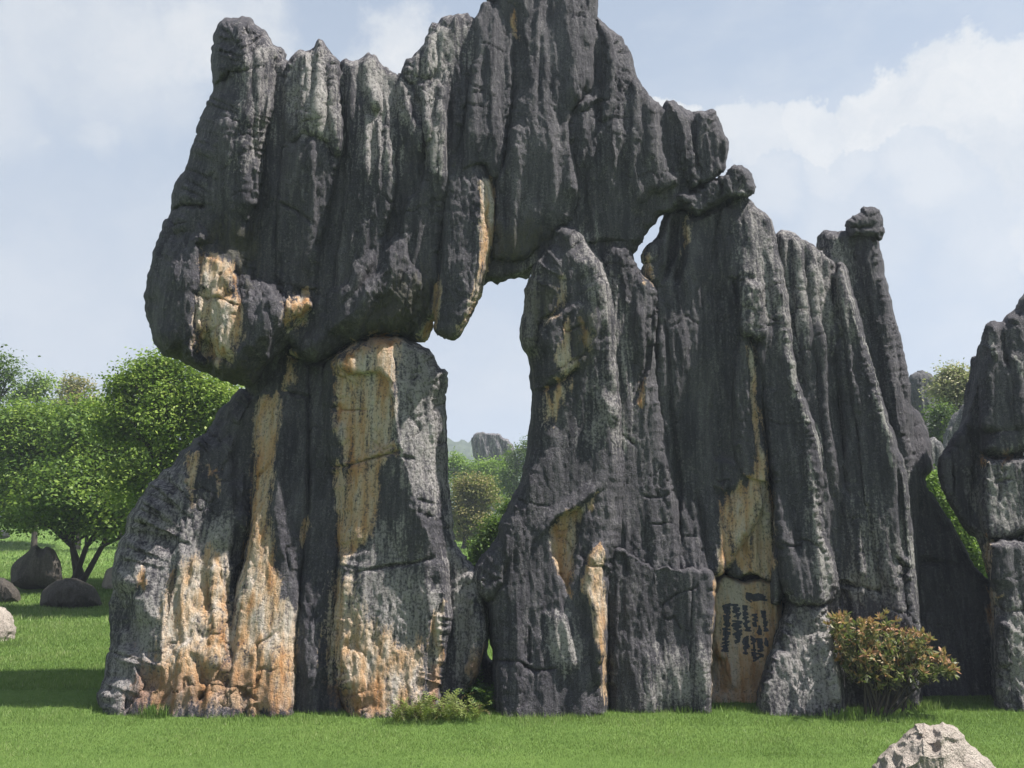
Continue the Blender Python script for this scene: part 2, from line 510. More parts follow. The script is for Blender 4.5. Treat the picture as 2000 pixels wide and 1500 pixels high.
# ------------------------------------------------------------------ rock stains (natural colour of the stone, and some sunlit faces painted paler), traced outlines
TAN, RUST, PALE, WHITE, MOSS = range(5)
PATCH = [
    # capstone
    (TAN, [(395, 492), (415, 500), (440, 515), (465, 520), (452, 560), (462, 585), (474, 600), (472, 640), (455, 700), (425, 712), (390, 690), (378, 640), (378, 600), (396, 560), (388, 520)], 7),
    (TAN, [(572, 578), (610, 568), (609, 600), (596, 640), (584, 655), (578, 612), (562, 645), (552, 620), (556, 600)], 5),
    (TAN, [(942, 335), (958, 350), (968, 400), (963, 470), (946, 545), (926, 605), (900, 652), (890, 648), (915, 600), (933, 545), (937, 450), (938, 380)], 3),
    (TAN, [(857, 540), (863, 560), (850, 640), (836, 668), (812, 670), (838, 620), (850, 580)], 4),
    (TAN, [(1000, 22), (1013, 38), (1010, 72), (1003, 66), (998, 40)], 3),
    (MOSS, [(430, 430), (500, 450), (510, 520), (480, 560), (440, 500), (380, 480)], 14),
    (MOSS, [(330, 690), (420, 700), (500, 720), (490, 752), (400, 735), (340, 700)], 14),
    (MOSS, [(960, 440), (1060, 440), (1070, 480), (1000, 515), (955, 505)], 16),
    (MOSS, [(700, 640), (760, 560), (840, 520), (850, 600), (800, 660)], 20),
    (PALE, [(578, 105), (628, 85), (660, 180), (668, 250), (655, 300), (620, 270), (590, 250), (572, 200)], 22),  # sunlit upper flutes, painted paler
    (PALE, [(820, 170), (866, 165), (868, 330), (850, 345), (832, 300)], 12),
    (PALE, [(482, 70), (540, 100), (530, 240), (500, 330), (478, 330), (486, 200)], 26),
    (PALE, [(700, 225), (745, 222), (765, 260), (770, 330), (700, 330), (690, 290)], 22),
    (PALE, [(690, 120), (740, 120), (790, 160), (810, 240), (780, 240), (720, 200), (690, 180)], 22),
    (PALE, [(840, 50), (905, 35), (900, 120), (850, 170), (815, 150)], 24),
    # left pillar
    (TAN, [(502, 775), (546, 768), (541, 850), (532, 930), (526, 1000), (535, 1060), (547, 1120), (545, 1170), (578, 1190), (580, 1290), (575, 1385), (440, 1385), (446, 1250), (462, 1150), (478, 1080), (494, 1010), (496, 900)], 6),
    (TAN, [(332, 1140), (352, 1108), (400, 1070), (440, 1090), (452, 1150), (446, 1250), (440, 1385), (290, 1385), (310, 1250), (318, 1180)], 14),
    (PALE, [(300, 1120), (360, 1040), (420, 1000), (470, 1060), (455, 1200), (440, 1390), (190, 1390), (205, 1300), (230, 1240), (270, 1180)], 26),
    (PALE, [(225, 1080), (260, 1010), (320, 930), (370, 930), (380, 1000), (330, 1080), (280, 1140), (230, 1180)], 45),
    (TAN, [(368, 890), (388, 892), (386, 935), (378, 988), (371, 960)], 4),
    (TAN, [(398, 925), (430, 925), (420, 952), (408, 940)], 4),
    (TAN, [(560, 700), (580, 700), (576, 740), (562, 765), (552, 765)], 4),
    (TAN, [(590, 1020), (606, 1010), (600, 1060), (590, 1070)], 4),
    (TAN, [(268, 1115), (285, 1120), (280, 1145), (268, 1150)], 4),
    (TAN, [(648, 716), (690, 672), (722, 655), (790, 655), (776, 720), (770, 780), (766, 840), (776, 885), (700, 912), (668, 915), (660, 860), (655, 780)], 7),
    (TAN, [(652, 918), (745, 890), (741, 960), (731, 1050), (692, 1078), (662, 1092), (655, 1020)], 5),
    (TAN, [(652, 1130), (690, 1120), (700, 1190), (760, 1230), (830, 1260), (830, 1345), (760, 1395), (690, 1400), (640, 1290), (648, 1200)], 16),
    (PALE, [(690, 1120), (800, 1180), (850, 1220), (840, 1350), (760, 1390), (660, 1330), (655, 1200)], 30),
    (TAN, [(862, 1183), (870, 1190), (863, 1260), (857, 1340), (835, 1365), (842, 1280), (845, 1210)], 3),
    (PALE, [(786, 662), (845, 690), (870, 740), (868, 800), (875, 900), (878, 1000), (855, 960), (828, 880), (800, 862), (812, 800), (792, 740)], 9),
    (PALE, [(700, 1080), (760, 1030), (770, 1090), (740, 1180), (700, 1180)], 26),
    (WHITE, [(762, 680), (768, 680), (772, 760), (778, 850), (787, 890), (780, 892), (770, 850), (764, 760)], 3),
    (WHITE, [(332, 1150), (352, 1115), (348, 1180), (335, 1290), (322, 1290)], 6),
    (RUST, [(275, 1290), (360, 1310), (460, 1280), (560, 1330), (565, 1390), (250, 1390)], 22),
    (RUST, [(640, 1340), (760, 1350), (750, 1400), (680, 1400)], 16),
    (RUST, [(840, 1290), (860, 1290), (858, 1370), (836, 1370)], 4),
    (PALE, [(770, 690), (850, 700), (874, 760), (874, 930), (850, 1000), (800, 940), (782, 850), (770, 760)], 26),
    (PALE, [(680, 1090), (800, 1110), (865, 1150), (862, 1350), (700, 1370), (655, 1300), (655, 1180)], 34),
    (PALE, [(876, 1000), (898, 1080), (930, 1130), (940, 1220), (925, 1320), (890, 1350), (882, 1240), (878, 1100)], 16),
    (RUST, [(930, 1250), (942, 1240), (938, 1290), (915, 1325), (912, 1318)], 4),
    (RUST, [(718, 655), (786, 655), (760, 680), (700, 690), (690, 680)], 8),
    # middle pillar
    (TAN, [(1095, 535), (1107, 540), (1105, 590), (1090, 605), (1093, 570)], 4),
    (TAN, [(1098, 640), (1110, 628), (1113, 680), (1132, 702), (1120, 732), (1100, 748), (1085, 700)], 5),
    (TAN, [(1132, 620), (1156, 640), (1150, 672), (1136, 665)], 4),
    (TAN, [(1055, 775), (1112, 738), (1116, 770), (1085, 800), (1066, 832)], 8),
    (TAN, [(1060, 628), (1105, 590), (1100, 606), (1070, 632)], 3),
    (TAN, [(1072, 1036), (1086, 1015), (1114, 998), (1138, 988), (1142, 1005), (1128, 1030), (1124, 1085), (1114, 1157), (1092, 1128), (1076, 1078)], 3),
    (TAN, [(1140, 985), (1168, 955), (1160, 985), (1148, 998)], 3),
    (TAN, [(1173, 1062), (1176, 1090), (1180, 1155), (1183, 1207), (1180, 1260), (1188, 1312), (1184, 1362), (1178, 1362), (1173, 1295), (1166, 1242), (1159, 1180), (1145, 1148), (1140, 1113), (1146, 1094)], 3),
    (PALE, [(1075, 1205), (1105, 1210), (1125, 1290), (1110, 1310), (1080, 1270)], 22),
    (PALE, [(1140, 470), (1175, 505), (1200, 600), (1205, 760), (1212, 860), (1150, 860), (1165, 760), (1180, 640)], 34),  # right-facing flank painted lighter where the sun falls
    (PALE, [(1030, 540), (1045, 520), (1060, 600), (1040, 690), (1020, 650)], 26),
    (MOSS, [(1040, 560), (1090, 540), (1090, 600), (1050, 640), (1040, 740), (1030, 690)], 18),
    (MOSS, [(1110, 620), (1160, 600), (1160, 690), (1120, 740)], 16),
    # right cliff
    (TAN, [(1256, 735), (1263, 740), (1253, 786), (1245, 776)], 2),
    (TAN, [(1338, 430), (1352, 425), (1345, 470), (1336, 490)], 4),
    (TAN, [(1258, 510), (1270, 500), (1280, 520), (1268, 548), (1259, 545)], 5),
    (TAN, [(1462, 680), (1476, 690), (1476, 760), (1486, 830), (1496, 900), (1490, 948), (1462, 945), (1478, 880), (1470, 800), (1464, 730)], 3),
    (TAN, [(1418, 968), (1450, 945), (1487, 940), (1506, 970), (1516, 1100), (1500, 1135), (1450, 1112), (1415, 1112)], 5),
    (TAN, [(1408, 960), (1414, 1000), (1416, 1110), (1406, 1130), (1396, 1200), (1392, 1362), (1386, 1362), (1390, 1220), (1397, 1120), (1408, 1000)], 2),
    (PALE, [(1535, 1190), (1630, 1190), (1640, 1290), (1650, 1395), (1480, 1375), (1505, 1270)], 34),
    (PALE, [(1582, 900), (1600, 1030), (1632, 1096), (1638, 1140), (1612, 1175), (1590, 1080), (1578, 980)], 12),  # sunlit edge of the ridge, put into the colour
    (PALE, [(1465, 400), (1510, 430), (1520, 540), (1530, 620), (1480, 640), (1470, 540)], 34),
    (PALE, [(1520, 462), (1600, 490), (1640, 520), (1640, 640), (1540, 640)], 50),
    (PALE, [(1690, 990), (1745, 1040), (1760, 1180), (1700, 1170), (1640, 1150), (1690, 1080)], 40),  # grazing sun on the lower wall, painted as a paler tone
    (PALE, [(1300, 1280), (1388, 1290), (1388, 1365), (1250, 1365)], 34),
    (WHITE, [(1534, 630), (1538, 630), (1548, 702), (1556, 752), (1578, 814), (1602, 874), (1604, 925), (1596, 880), (1572, 818), (1546, 750), (1540, 700)], 3),
    (WHITE, [(1656, 574), (1661, 574), (1690, 670), (1711, 750), (1732, 830), (1745, 902), (1738, 900), (1704, 755), (1684, 672)], 3),
    (WHITE, [(1766, 900), (1772, 930), (1775, 1005), (1783, 1075), (1798, 1236), (1792, 1236), (1786, 1180), (1772, 1080)], 3),
    (RUST, [(1394, 1285), (1426, 1300), (1432, 1345), (1394, 1345)], 5),
    (RUST, [(1465, 1285), (1490, 1290), (1485, 1345), (1470, 1345)], 5),
    # right stack
    (TAN, [(1913, 892), (1928, 890), (1924, 908), (1915, 915)], 3),
    (RUST, [(1955, 889), (1978, 889), (1974, 912), (1958, 908)], 3),
    (TAN, [(1924, 1058), (1936, 1058), (1932, 1120), (1926, 1120)], 2),
    (TAN, [(1928, 1160), (1960, 1148), (1948, 1178), (1936, 1240), (1930, 1240)], 3),
    (PALE, [(1950, 1190), (2010, 1200), (2010, 1370), (1940, 1370), (1950, 1280)], 34),
    (PALE, [(1912, 895), (2010, 890), (2010, 1040), (1916, 1040)], 40),
    (WHITE, [(1930, 650), (1936, 650), (1946, 690), (1942, 695)], 2),
    (WHITE, [(1982, 690), (1988, 690), (1995, 740), (1990, 740)], 2),
]


def stain(px, py, q, names=None):
    n = len(px)
    A = np.zeros((n, 5))
    wx = px + 7 * pn(q * 3.1) + 3.5 * pn(q * 9.3)
    wy = py + 12 * pn(q * 2.3 + 17) + 5 * pn(q * 7.7 + 5) + 26 * pn(q * np.array([7.0, 7.0, 0.6]) + 33)
    for typ, poly, soft in PATCH:
        p = np.asarray(poly, float)
        lo = p.min(0) - soft - 16; hi = p.max(0) + soft + 16
        k = np.where((px > lo[0]) & (px < hi[0]) & (py > lo[1]) & (py < hi[1]))[0]
        if len(k) == 0:
            continue
        s = sdf(wx[k], wy[k], poly)
        sf = soft * 1.7 + 2
        A[k, typ] = np.maximum(A[k, typ], smooth(-sf, sf, s))
    return A


# ------------------------------------------------------------------ rock slab builder
def rock(name, outline, yf, B, R, back, parent=None, base=(0, 0, 0), step=2.75, jag=1.6, feats=(), flute=0.05, ff=1.7,
         rough=0.02, tilt=None, mat=None, pw=2.2, crack=0.022, tanbase=0.0, ink=None, palebase=0.0, strata=0.0, stains=True, zs=0.055, tb=1.6):
    """A weathered stone body: traced outline, own distance yf, bulging front B deep over R px, and a back of its own."""
    poly = densify(chaikin(outline), 5.0)
    if jag > 0:
        nx_ = np.roll(poly, -1, 0) - np.roll(poly, 1, 0)
        nx_ = np.stack([nx_[:, 1], -nx_[:, 0]], -1) / (np.hypot(nx_[:, 0], nx_[:, 1])[:, None] + 1e-6)
        q = np.stack([poly[:, 0], poly[:, 1], np.full(len(poly), yf * 3.3)], -1)
        upw = np.abs(nx_[:, 1]) ** 2 * (np.sign(poly[:, 1].mean() - poly[:, 1]) > 0)
        nx_ = nx_ * (1 + 0.9 * upw)[:, None]
        poly = poly + nx_ * (jag * (1.6 * pn(q / 34) + 1.1 * pn(q / 13) + 0.8 * pn(q / 6)))[:, None]
    lo = poly.min(0) - 2 * step; hi = poly.max(0) + 2 * step
    gx = np.arange(lo[0], hi[0], step); gy = np.arange(lo[1], hi[1], step)
    X, Y = np.meshgrid(gx, gy); sh = X.shape
    X = X.ravel(); Y = Y.ravel()
    D, NX, NY, _, _ = segdist(X, Y, poly)
    ins = inside(X, Y, poly)
    core = ins & (D > 0.4 * step)
    idx = np.arange(X.size).reshape(sh)
    quad = np.stack([idx[:-1, :-1], idx[1:, :-1], idx[1:, 1:], idx[:-1, 1:]], -1).reshape(-1, 4)
    quad = quad[core[quad].any(1)]
    used = np.unique(quad)
    rimm = ~core
    Xu, Yu, NXu, NYu = X, Y, NX, NY
    X = np.where(rimm, NX, X); Y = np.where(rimm, NY, Y)
    d = np.where(rimm, 0.0, D)
    X = X[used]; Y = Y[used]; d = d[used]; rim = rimm[used]
    Xu = Xu[used]; Yu = Yu[used]; NXu = NXu[used]; NYu = NYu[used]
    remap = np.full(idx.size, -1); remap[used] = np.arange(len(used)); quad = remap[quad]
    yb = np.full(len(X), float(yf))
    if tilt:
        tp = np.array(tilt, float)
        yb = yb + np.interp(Y, tp[:, 0], tp[:, 1])
    Rm = R * np.clip(0.95 + 0.9 * pn(np.stack([X / 70, Y / 110, 0 * X + yf * 5], -1)) + 0.4 * pn(np.stack([X / 25, Y / 45, 0 * X + yf], -1)), 0.35, 1.8)
    vert = np.abs(NYu - Yu) / (np.hypot(NXu - Xu, NYu - Yu) + 1e-6)
    vert = np.where(d > 0, vert, 0)
    t = np.clip(d * (1 + tb * vert ** 2) / Rm, 0, 1)
    prof = (1 - (1 - t) ** pw) ** (1 / pw)
    h = np.zeros(len(X))
    for ft in feats:
        kind = ft[0]
        if kind == 'r':                      # crest or groove along a line: amp>0 crest, widths left/right of travel (px)
            _, line, amp, wl, wr = ft[:5]
            pe = ft[5] if len(ft) > 5 else 1.0
            jl = np.asarray(line, float)
            dd, _, _, s, tt = segdist(X + 2.5 * pn1(Y / 23.0, amp), Y, jl, closed=False)
            wd = np.where(s > 0, wl, wr)
            end = np.clip(np.minimum(tt, 1 - tt) * 7, 0, 1)
            h += amp * np.clip(1 - dd / wd, 0, 1) ** pe * (0.25 + 0.75 * end)
        elif kind == 'd':                    # sunken or raised area
            _, pl, amp, soft = ft
            h += amp * smooth(-soft, soft, sdf(X + 4 * pn1(Y / 17.0, 3), Y + 4 * pn1(X / 19.0, 8), pl))
    h *= np.clip(d / 10.0, 0, 1)
    yfront = yb + B * (1 - prof) - h
    y0 = yb + B
    Vf = P(X, Y, yfront)
    Vb = P(X, Y, y0)
    dm = d * float(mpp(np.mean(X), np.mean(Y), yf))
    Vb[:, 1] = y0 + back * (1 - np.exp(-1.45 * dm / back))
    n = len(X)
    bidx = np.where(rim, np.arange(n), 0)
    inner = np.where(~rim)[0]
    bidx[inner] = n + np.arange(len(inner))
    V = np.concatenate([Vf, Vb[inner]])
    bq = bidx[quad][:, ::-1]
    allrim = rim[quad].all(1)
    bq = bq[~allrim]
    Fc = np.concatenate([quad, bq])
    # normals
    e = np.cross(V[Fc[:, 2]] - V[Fc[:, 0]], V[Fc[:, 3]] - V[Fc[:, 1]])
    N = np.zeros_like(V)
    for k in range(4):
        for c in range(3):
            N[:, c] += np.bincount(Fc[:, k], e[:, c], minlength=len(V))
    N /= np.linalg.norm(N, axis=1)[:, None] + 1e-9
    if (N[:n][~rim][:, 1].mean() > 0):
        Fc = Fc[:, ::-1]; N = -N
    q = V.copy(); q[:, 1] += yf * 7.0
    wv = pn(q * 0.55)
    disp = np.zeros(len(V))
    if flute:
        wq = 0.16 * wv / ff * 2.0
        wz = pn(q * np.array([2.0, 2.0, 0.7]) + 21)
        x_, z_ = q[:, 0] + wq + 0.35 * V[:, 1], q[:, 2]
        yc = np.full(len(V), yf * 7.0)
        fl1 = worley(np.stack([x_ * ff * 1.25, yc, z_ * ff * zs * 1.6 + .12 * wz], -1))
        fl2 = worley(np.stack([x_ * ff * 3.1 + 7, yc * 1.7, z_ * ff * zs * 4.2 + .1 * wz], -1))
        fl3 = worley(np.stack([x_ * ff * 6.0 + 3, yc * 2.3, z_ * ff * zs * 14.0], -1))
        mod = 0.45 + 0.9 * np.clip(pn(q * np.array([.6, .6, .35]) + 40) + 0.5, 0, 1)
        mod2 = 0.3 + 1.1 * smooth(-0.4, 0.5, pn(q * np.array([.9, .9, .5]) + 77))
        disp += flute * (3.2 * mod * (fl1 - .22) + 1.9 * mod2 * (fl2 - .22) + 0.6 * (fl3 - .22))
    if strata:
        disp += strata * pn(np.stack([q[:, 0] * .5, q[:, 1] * .5, q[:, 2] * 3.2], -1))
    qa = q * np.array([1.0, 1.0, 0.3])
    ef = np.ones(len(V)); ef[:n] = 0.3 + 0.7 * smooth(0, 16, d)
    disp *= ef
    big = 1.3 * pn(q * np.array([1.6, 1.6, .8]) + 3) + 0.3 * pn(q * 4.1)
    patchy = 0.5 + 1.0 * smooth(-0.3, 0.5, pn(q * 0.9 + 70))
    pits = worley(np.stack([q[:, 0] * 9, q[:, 1] * 3, q[:, 2] * 2.4], -1))
    disp += rough * (big + ef * patchy * (0.9 * (pits - .2) + 0.5 * (0.35 - 2 * np.abs(pn(qa * 4.6 + 31))) + 0.7 * pn(q * np.array([17, 9, 5.0])) + 0.75 * pn(q * np.array([30, 20, 11.0]) + 3)))
    if crack:
        cn = np.abs(pn(np.stack([q[:, 0] * .9, q[:, 1] * .9, q[:, 2] * 1.5], -1) + 60 + 0.25 * pn(q * 4)[:, None]))
        gate = smooth(0.05, 0.3, pn(q * 0.8 + 90))
        disp -= crack * gate * smooth(0.035, 0.0, cn) * 2.0
    V = V + N * disp[:, None]
    # stains
    A = np.zeros((len(V), 5))
    if stains:
        A[:n] = stain(X, Y, V[:n])
    A[:, PALE] = np.maximum(A[:, PALE], palebase)
    A[:, TAN] = np.maximum(A[:, TAN], tanbase)
    inkv = np.zeros(len(V))
    if ink is not None:
        inkv[:n] = ink(X, Y)
    o = obj_np(name, V, Fc, mat or M_ROCK, parent, base,
               attrs={'patch_a': A[:, [TAN, RUST, PALE]], 'patch_b': np.stack([A[:, WHITE], A[:, MOSS], inkv], -1)})
    return o


def body(name, loc, label, cat='rock', group=None):
    e = empty(name, loc)
    tag(e, label, cat, group)
    return e, tuple(loc)


# ------------------------------------------------------------------ capstone: the great block balanced over the arch
def capstone():
    e, b = body('balanced_rock', P(690, 690, 12.6), 'huge dark fluted limestone block bridging the arch, balanced on the pillars below it', 'rock')
    k = dict(parent=e, base=b)
    # backing mass behind the columns
    rock('rock_core', [(424, 80), (440, 48), (470, 40), (500, 52), (528, 92), (548, 106), (563, 116), (585, 110), (625, 92), (645, 118), (662, 132), (690, 128), (720, 114), (745, 130), (782, 152), (815, 116), (845, 58), (905, 40), (928, 48), (950, 20), (990, -60), (1080, -98), (1150, -70), (1160, 30), (1185, 60), (1215, 88), (1230, 140), (1262, 192), (1290, 214), (1318, 214),
                       (1352, 250), (1352, 350), (1350, 392), (1325, 412), (1290, 420), (1270, 455), (1252, 470), (1236, 496), (1200, 522), (1100, 525), (1040, 525), (1036, 538), (990, 546), (944, 553), (905, 600), (850, 620), (790, 645), (700, 650), (640, 690), (590, 695), (530, 640), (400, 640), (330, 600), (330, 480), (380, 360), (420, 220)],
         12.22, 0.45, 40, 1.5, step=4, jag=2.2, flute=0.05, ff=2.2, **k)
    rock('rock_column', [(414, 91), (418, 60), (434, 38), (467, 30), (495, 38), (516, 60), (530, 82), (551, 95), (563, 110), (552, 200), (538, 280), (524, 350), (512, 420), (508, 548), (470, 560), (380, 520), (323, 440), (330, 416),
                         (336, 385), (344, 357), (362, 325), (379, 280), (390, 245), (399, 203), (418, 172), (411, 140)],
         11.95, 0.85, 85, 1.3, tilt=[(-100, 0.45), (60, 0.22), (260, 0.0), (620, 0.22)], jag=2.2, flute=0.045, ff=2.4,
         feats=[('r', [(480, 60), (488, 175), (484, 300), (481, 470)], 0.22, 90, 60, 1.0), ('r', [(502, 70), (508, 200), (500, 440)], 0.09, 10, 16),
                ('r', [(520, 90), (524, 200), (512, 330)], 0.08, 8, 14), ('r', [(418, 172), (440, 155), (452, 140), (482, 138)], -0.2, 9, 7),
                ('d', [(424, 70), (440, 45), (480, 45), (482, 135), (440, 150), (420, 140)], 0.10, 8),
                ('r', [(326, 415), (360, 402), (402, 404)], -0.25, 7, 7)], **k)
    rock('rock_snout', [(323, 424), (360, 410), (410, 408), (450, 430), (490, 440), (508, 470), (513, 552), (534, 556), (580, 552), (617, 570), (622, 600), (602, 628), (582, 655), (540, 698), (510, 735), (490, 754), (460, 750), (407, 734), (355, 704), (320, 694),
                        (295, 659), (282, 613), (287, 557), (294, 521), (308, 469)],
         11.66, 1.05, 110, 1.3, tb=0.0, tilt=[(405, 0.34), (470, 0.12), (560, 0.0)], jag=2.4, flute=0.03, rough=0.03, strata=0.03,
         feats=[('d', [(385, 480), (430, 458), (490, 470), (500, 530), (478, 590), (482, 640), (455, 712), (400, 700), (376, 640), (380, 560)], -0.13, 8),
                ('d', [(400, 500), (450, 520), (455, 565), (420, 585), (395, 560)], 0.06, 5),
                ('r', [(385, 470), (430, 446), (500, 455)], 0.06, 12, 20), ('r', [(515, 560), (560, 575), (612, 566)], -0.12, 10, 8),
                ('r', [(375, 570), (405, 585), (425, 580), (445, 592), (470, 600)], -0.06, 4, 4),
                ('r', [(410, 630), (405, 680), (398, 720)], -0.07, 5, 5), ('r', [(550, 570), (556, 640), (530, 700)], -0.10, 12, 12), ('r', [(376, 560), (380, 640), (362, 715)], -0.05, 5, 5)], **k)
    rock('rock_column', [(552, 130), (565, 108), (579, 101), (600, 97), (614, 91), (626, 77), (638, 94), (649, 110), (661, 124), (668, 200), (669, 290), (656, 350), (642, 420), (630, 480), (628, 558), (616, 574), (570, 562), (532, 552), (535, 450), (544, 350), (554, 260), (550, 190)],
         11.97, 0.30, 24, 1.3, tilt=[(-100, 0.45), (60, 0.22), (260, 0.0), (620, 0.22)], jag=2.2, flute=0.04, ff=2.2,
         feats=[('r', [(624, 82), (622, 160), (618, 250)], 0.14, 14, 20), ('r', [(590, 104), (592, 180), (596, 250)], 0.10, 10, 20), ('r', [(606, 96), (606, 250)], 0.06, 8, 10), ('r', [(645, 110), (648, 220), (668, 310)], 0.08, 10, 14),
                ('r', [(560, 290), (600, 262), (640, 282), (668, 330)], -0.10, 16, 10), ('r', [(545, 395), (580, 412), (612, 436)], -0.08, 6, 6),
                ('r', [(612, 280), (616, 400), (600, 540)], 0.10, 30, 20)], **k)
    rock('rock_column', [(664, 124), (673, 114), (684, 122), (705, 114), (717, 104), (731, 107), (743, 121), (764, 135), (783, 143), (796, 128), (812, 150), (830, 220), (840, 330), (835, 420), (780, 480), (700, 500), (655, 520), (662, 420), (672, 300), (668, 200)],
         12.08, 0.28, 22, 1.2, tilt=[(-100, 0.45), (60, 0.22), (260, 0.0), (620, 0.22)], jag=2.6, flute=0.05, ff=2.4,
         feats=[('r', [(716, 108), (722, 170), (738, 215)], 0.12, 18, 18), ('r', [(735, 180), (740, 215)], 0.12, 10, 10), ('r', [(690, 130), (684, 240)], 0.08, 12, 12), ('r', [(783, 150), (800, 220), (824, 300)], 0.14, 22, 12), ('r', [(660, 150), (668, 200), (664, 340)], -0.15, 9, 9)], **k)
    rock('rock_column', [(706, 226), (722, 218), (742, 218), (758, 232), (767, 248), (773, 290), (777, 340), (770, 400), (752, 470), (735, 560), (700, 610), (652, 650), (648, 560), (660, 480), (671, 410), (680, 350), (687, 297), (697, 250)],
         11.95, 0.28, 24, 1.1, tilt=[(210, 0.15), (330, 0.0), (640, 0.2)], jag=1.8, flute=0.04, ff=2.6,
         feats=[('r', [(716, 226), (718, 300), (716, 350)], 0.08, 8, 10), ('r', [(738, 224), (742, 300), (738, 380)], 0.08, 10, 10), ('r', [(755, 240), (760, 330)], 0.06, 8, 8)], **k)
    rock('rock_column', [(782, 145), (796, 126), (817, 104), (835, 77), (842, 45), (856, 40), (872, 35), (908, 28), (928, 38), (930, 100), (916, 180), (906, 260), (895, 330), (876, 400), (862, 480), (855, 560), (800, 560), (775, 480), (790, 400), (832, 340), (830, 260), (812, 190)],
         12.0, 0.30, 24, 1.3, tilt=[(-100, 0.45), (60, 0.22), (260, 0.0), (620, 0.22)], jag=2.4, flute=0.05, ff=2.6,
         feats=[('r', [(830, 165), (836, 260), (842, 350)], 0.10, 8, 12), ('r', [(846, 160), (850, 260), (852, 370)], 0.09, 8, 8), ('r', [(860, 150), (864, 260), (862, 380)], 0.10, 8, 14),
                ('r', [(812, 150), (840, 160), (875, 120)], -0.08, 14, 10), ('r', [(882, 60), (884, 160), (872, 330)], -0.10, 16, 14)], **k)
    rock('rock_belly', [(628, 560), (645, 480), (690, 440), (760, 410), (800, 390), (850, 350), (866, 420), (858, 540), (850, 630), (833, 668), (817, 670), (792, 655), (722, 655), (672, 682), (645, 698), (617, 706), (585, 702), (557, 690), (584, 654), (602, 626)],
         11.93, 0.75, 110, 1.2, tb=0.2, tilt=[(340, 0.40), (450, 0.16), (570, 0.0), (700, 0.1)], jag=1.6, flute=0.03, ff=1.6, rough=0.03,
         feats=[('r', [(800, 440), (760, 520), (705, 596), (640, 650)], 0.16, 26, 30), ('r', [(752, 430), (715, 520), (660, 600)], 0.10, 18, 22), ('r', [(830, 400), (830, 500), (790, 600), (740, 640)], 0.12, 26, 30),
                ('r', [(690, 440), (676, 540), (660, 560)], -0.12, 14, 12), ('r', [(780, 420), (742, 510), (690, 580)], -0.10, 12, 12), ('r', [(858, 540), (846, 600), (838, 660)], -0.16, 10, 8)], **k)
    rock('rock_finger', [(868, 340), (880, 240), (898, 150), (915, 120), (932, 180), (940, 300), (950, 335), (962, 360), (968, 400), (964, 470), (948, 545), (937, 585), (916, 624), (898, 657), (880, 662), (862, 658), (848, 646), (848, 600), (857, 540), (862, 470), (866, 400)],
         11.92, 0.34, 24, 1.0, jag=1.4, tilt=[(110, 0.32), (330, 0.12), (480, 0.0)], flute=0.03, ff=2.0, pw=2.6,
         feats=[('r', [(940, 330), (937, 450), (934, 540), (915, 600), (893, 648)], 0.12, 50, 16), ('d', [(866, 500), (930, 500), (930, 620), (880, 660), (850, 640)], 0.06, 20)], **k)
    rock('rock_column', [(926, 40), (936, 21), (947, 2), (985, 8), (1008, 22), (1014, 60), (1010, 130), (1002, 200), (994, 270), (986, 345), (960, 350), (946, 318), (920, 330), (895, 335), (902, 260), (912, 180), (926, 100)],
         11.97, 0.28, 16, 1.2, tilt=[(-100, 0.45), (60, 0.22), (260, 0.0), (620, 0.22)], jag=1.8, flute=0.035, ff=2.0,
         feats=[('r', [(1008, 60), (1004, 130)], -0.08, 6, 6), ('r', [(940, 40), (930, 200), (935, 310)], 0.06, 20, 24)], **k)
    rock('rock_column', [(949, 2), (954, -25), (972, -62), (1012, -92), (1080, -112), (1150, -84), (1168, -22), (1167, 28), (1170, 100), (1168, 170), (1152, 195), (1124, 215), (1114, 245), (1120, 290), (1132, 345), (1134, 390), (1118, 440), (1090, 455), (1070, 480), (1036, 506), (990, 514), (955, 508),
                         (957, 470), (968, 420), (966, 365), (972, 335), (988, 300), (996, 230), (1006, 140), (1013, 70), (1008, 28), (985, 14)],
         11.86, 0.42, 44, 1.5, tilt=[(-100, 0.45), (60, 0.22), (260, 0.0), (620, 0.22)], tb=0.4, jag=1.6, flute=0.04, ff=1.5,
         feats=[('r', [(1120, 240), (1116, 280), (1128, 340), (1132, 390)], 0.10, 30, 6), ('r', [(1150, 30), (1155, 120), (1150, 180)], 0.08, 22, 12), ('r', [(1054, 60), (1056, 130), (1050, 220)], -0.05, 8, 8), ('r', [(990, 330), (985, 400), (992, 440)], -0.08, 10, 12),
                ('r', [(1060, 250), (1070, 360), (1050, 440)], 0.06, 30, 30)], **k)
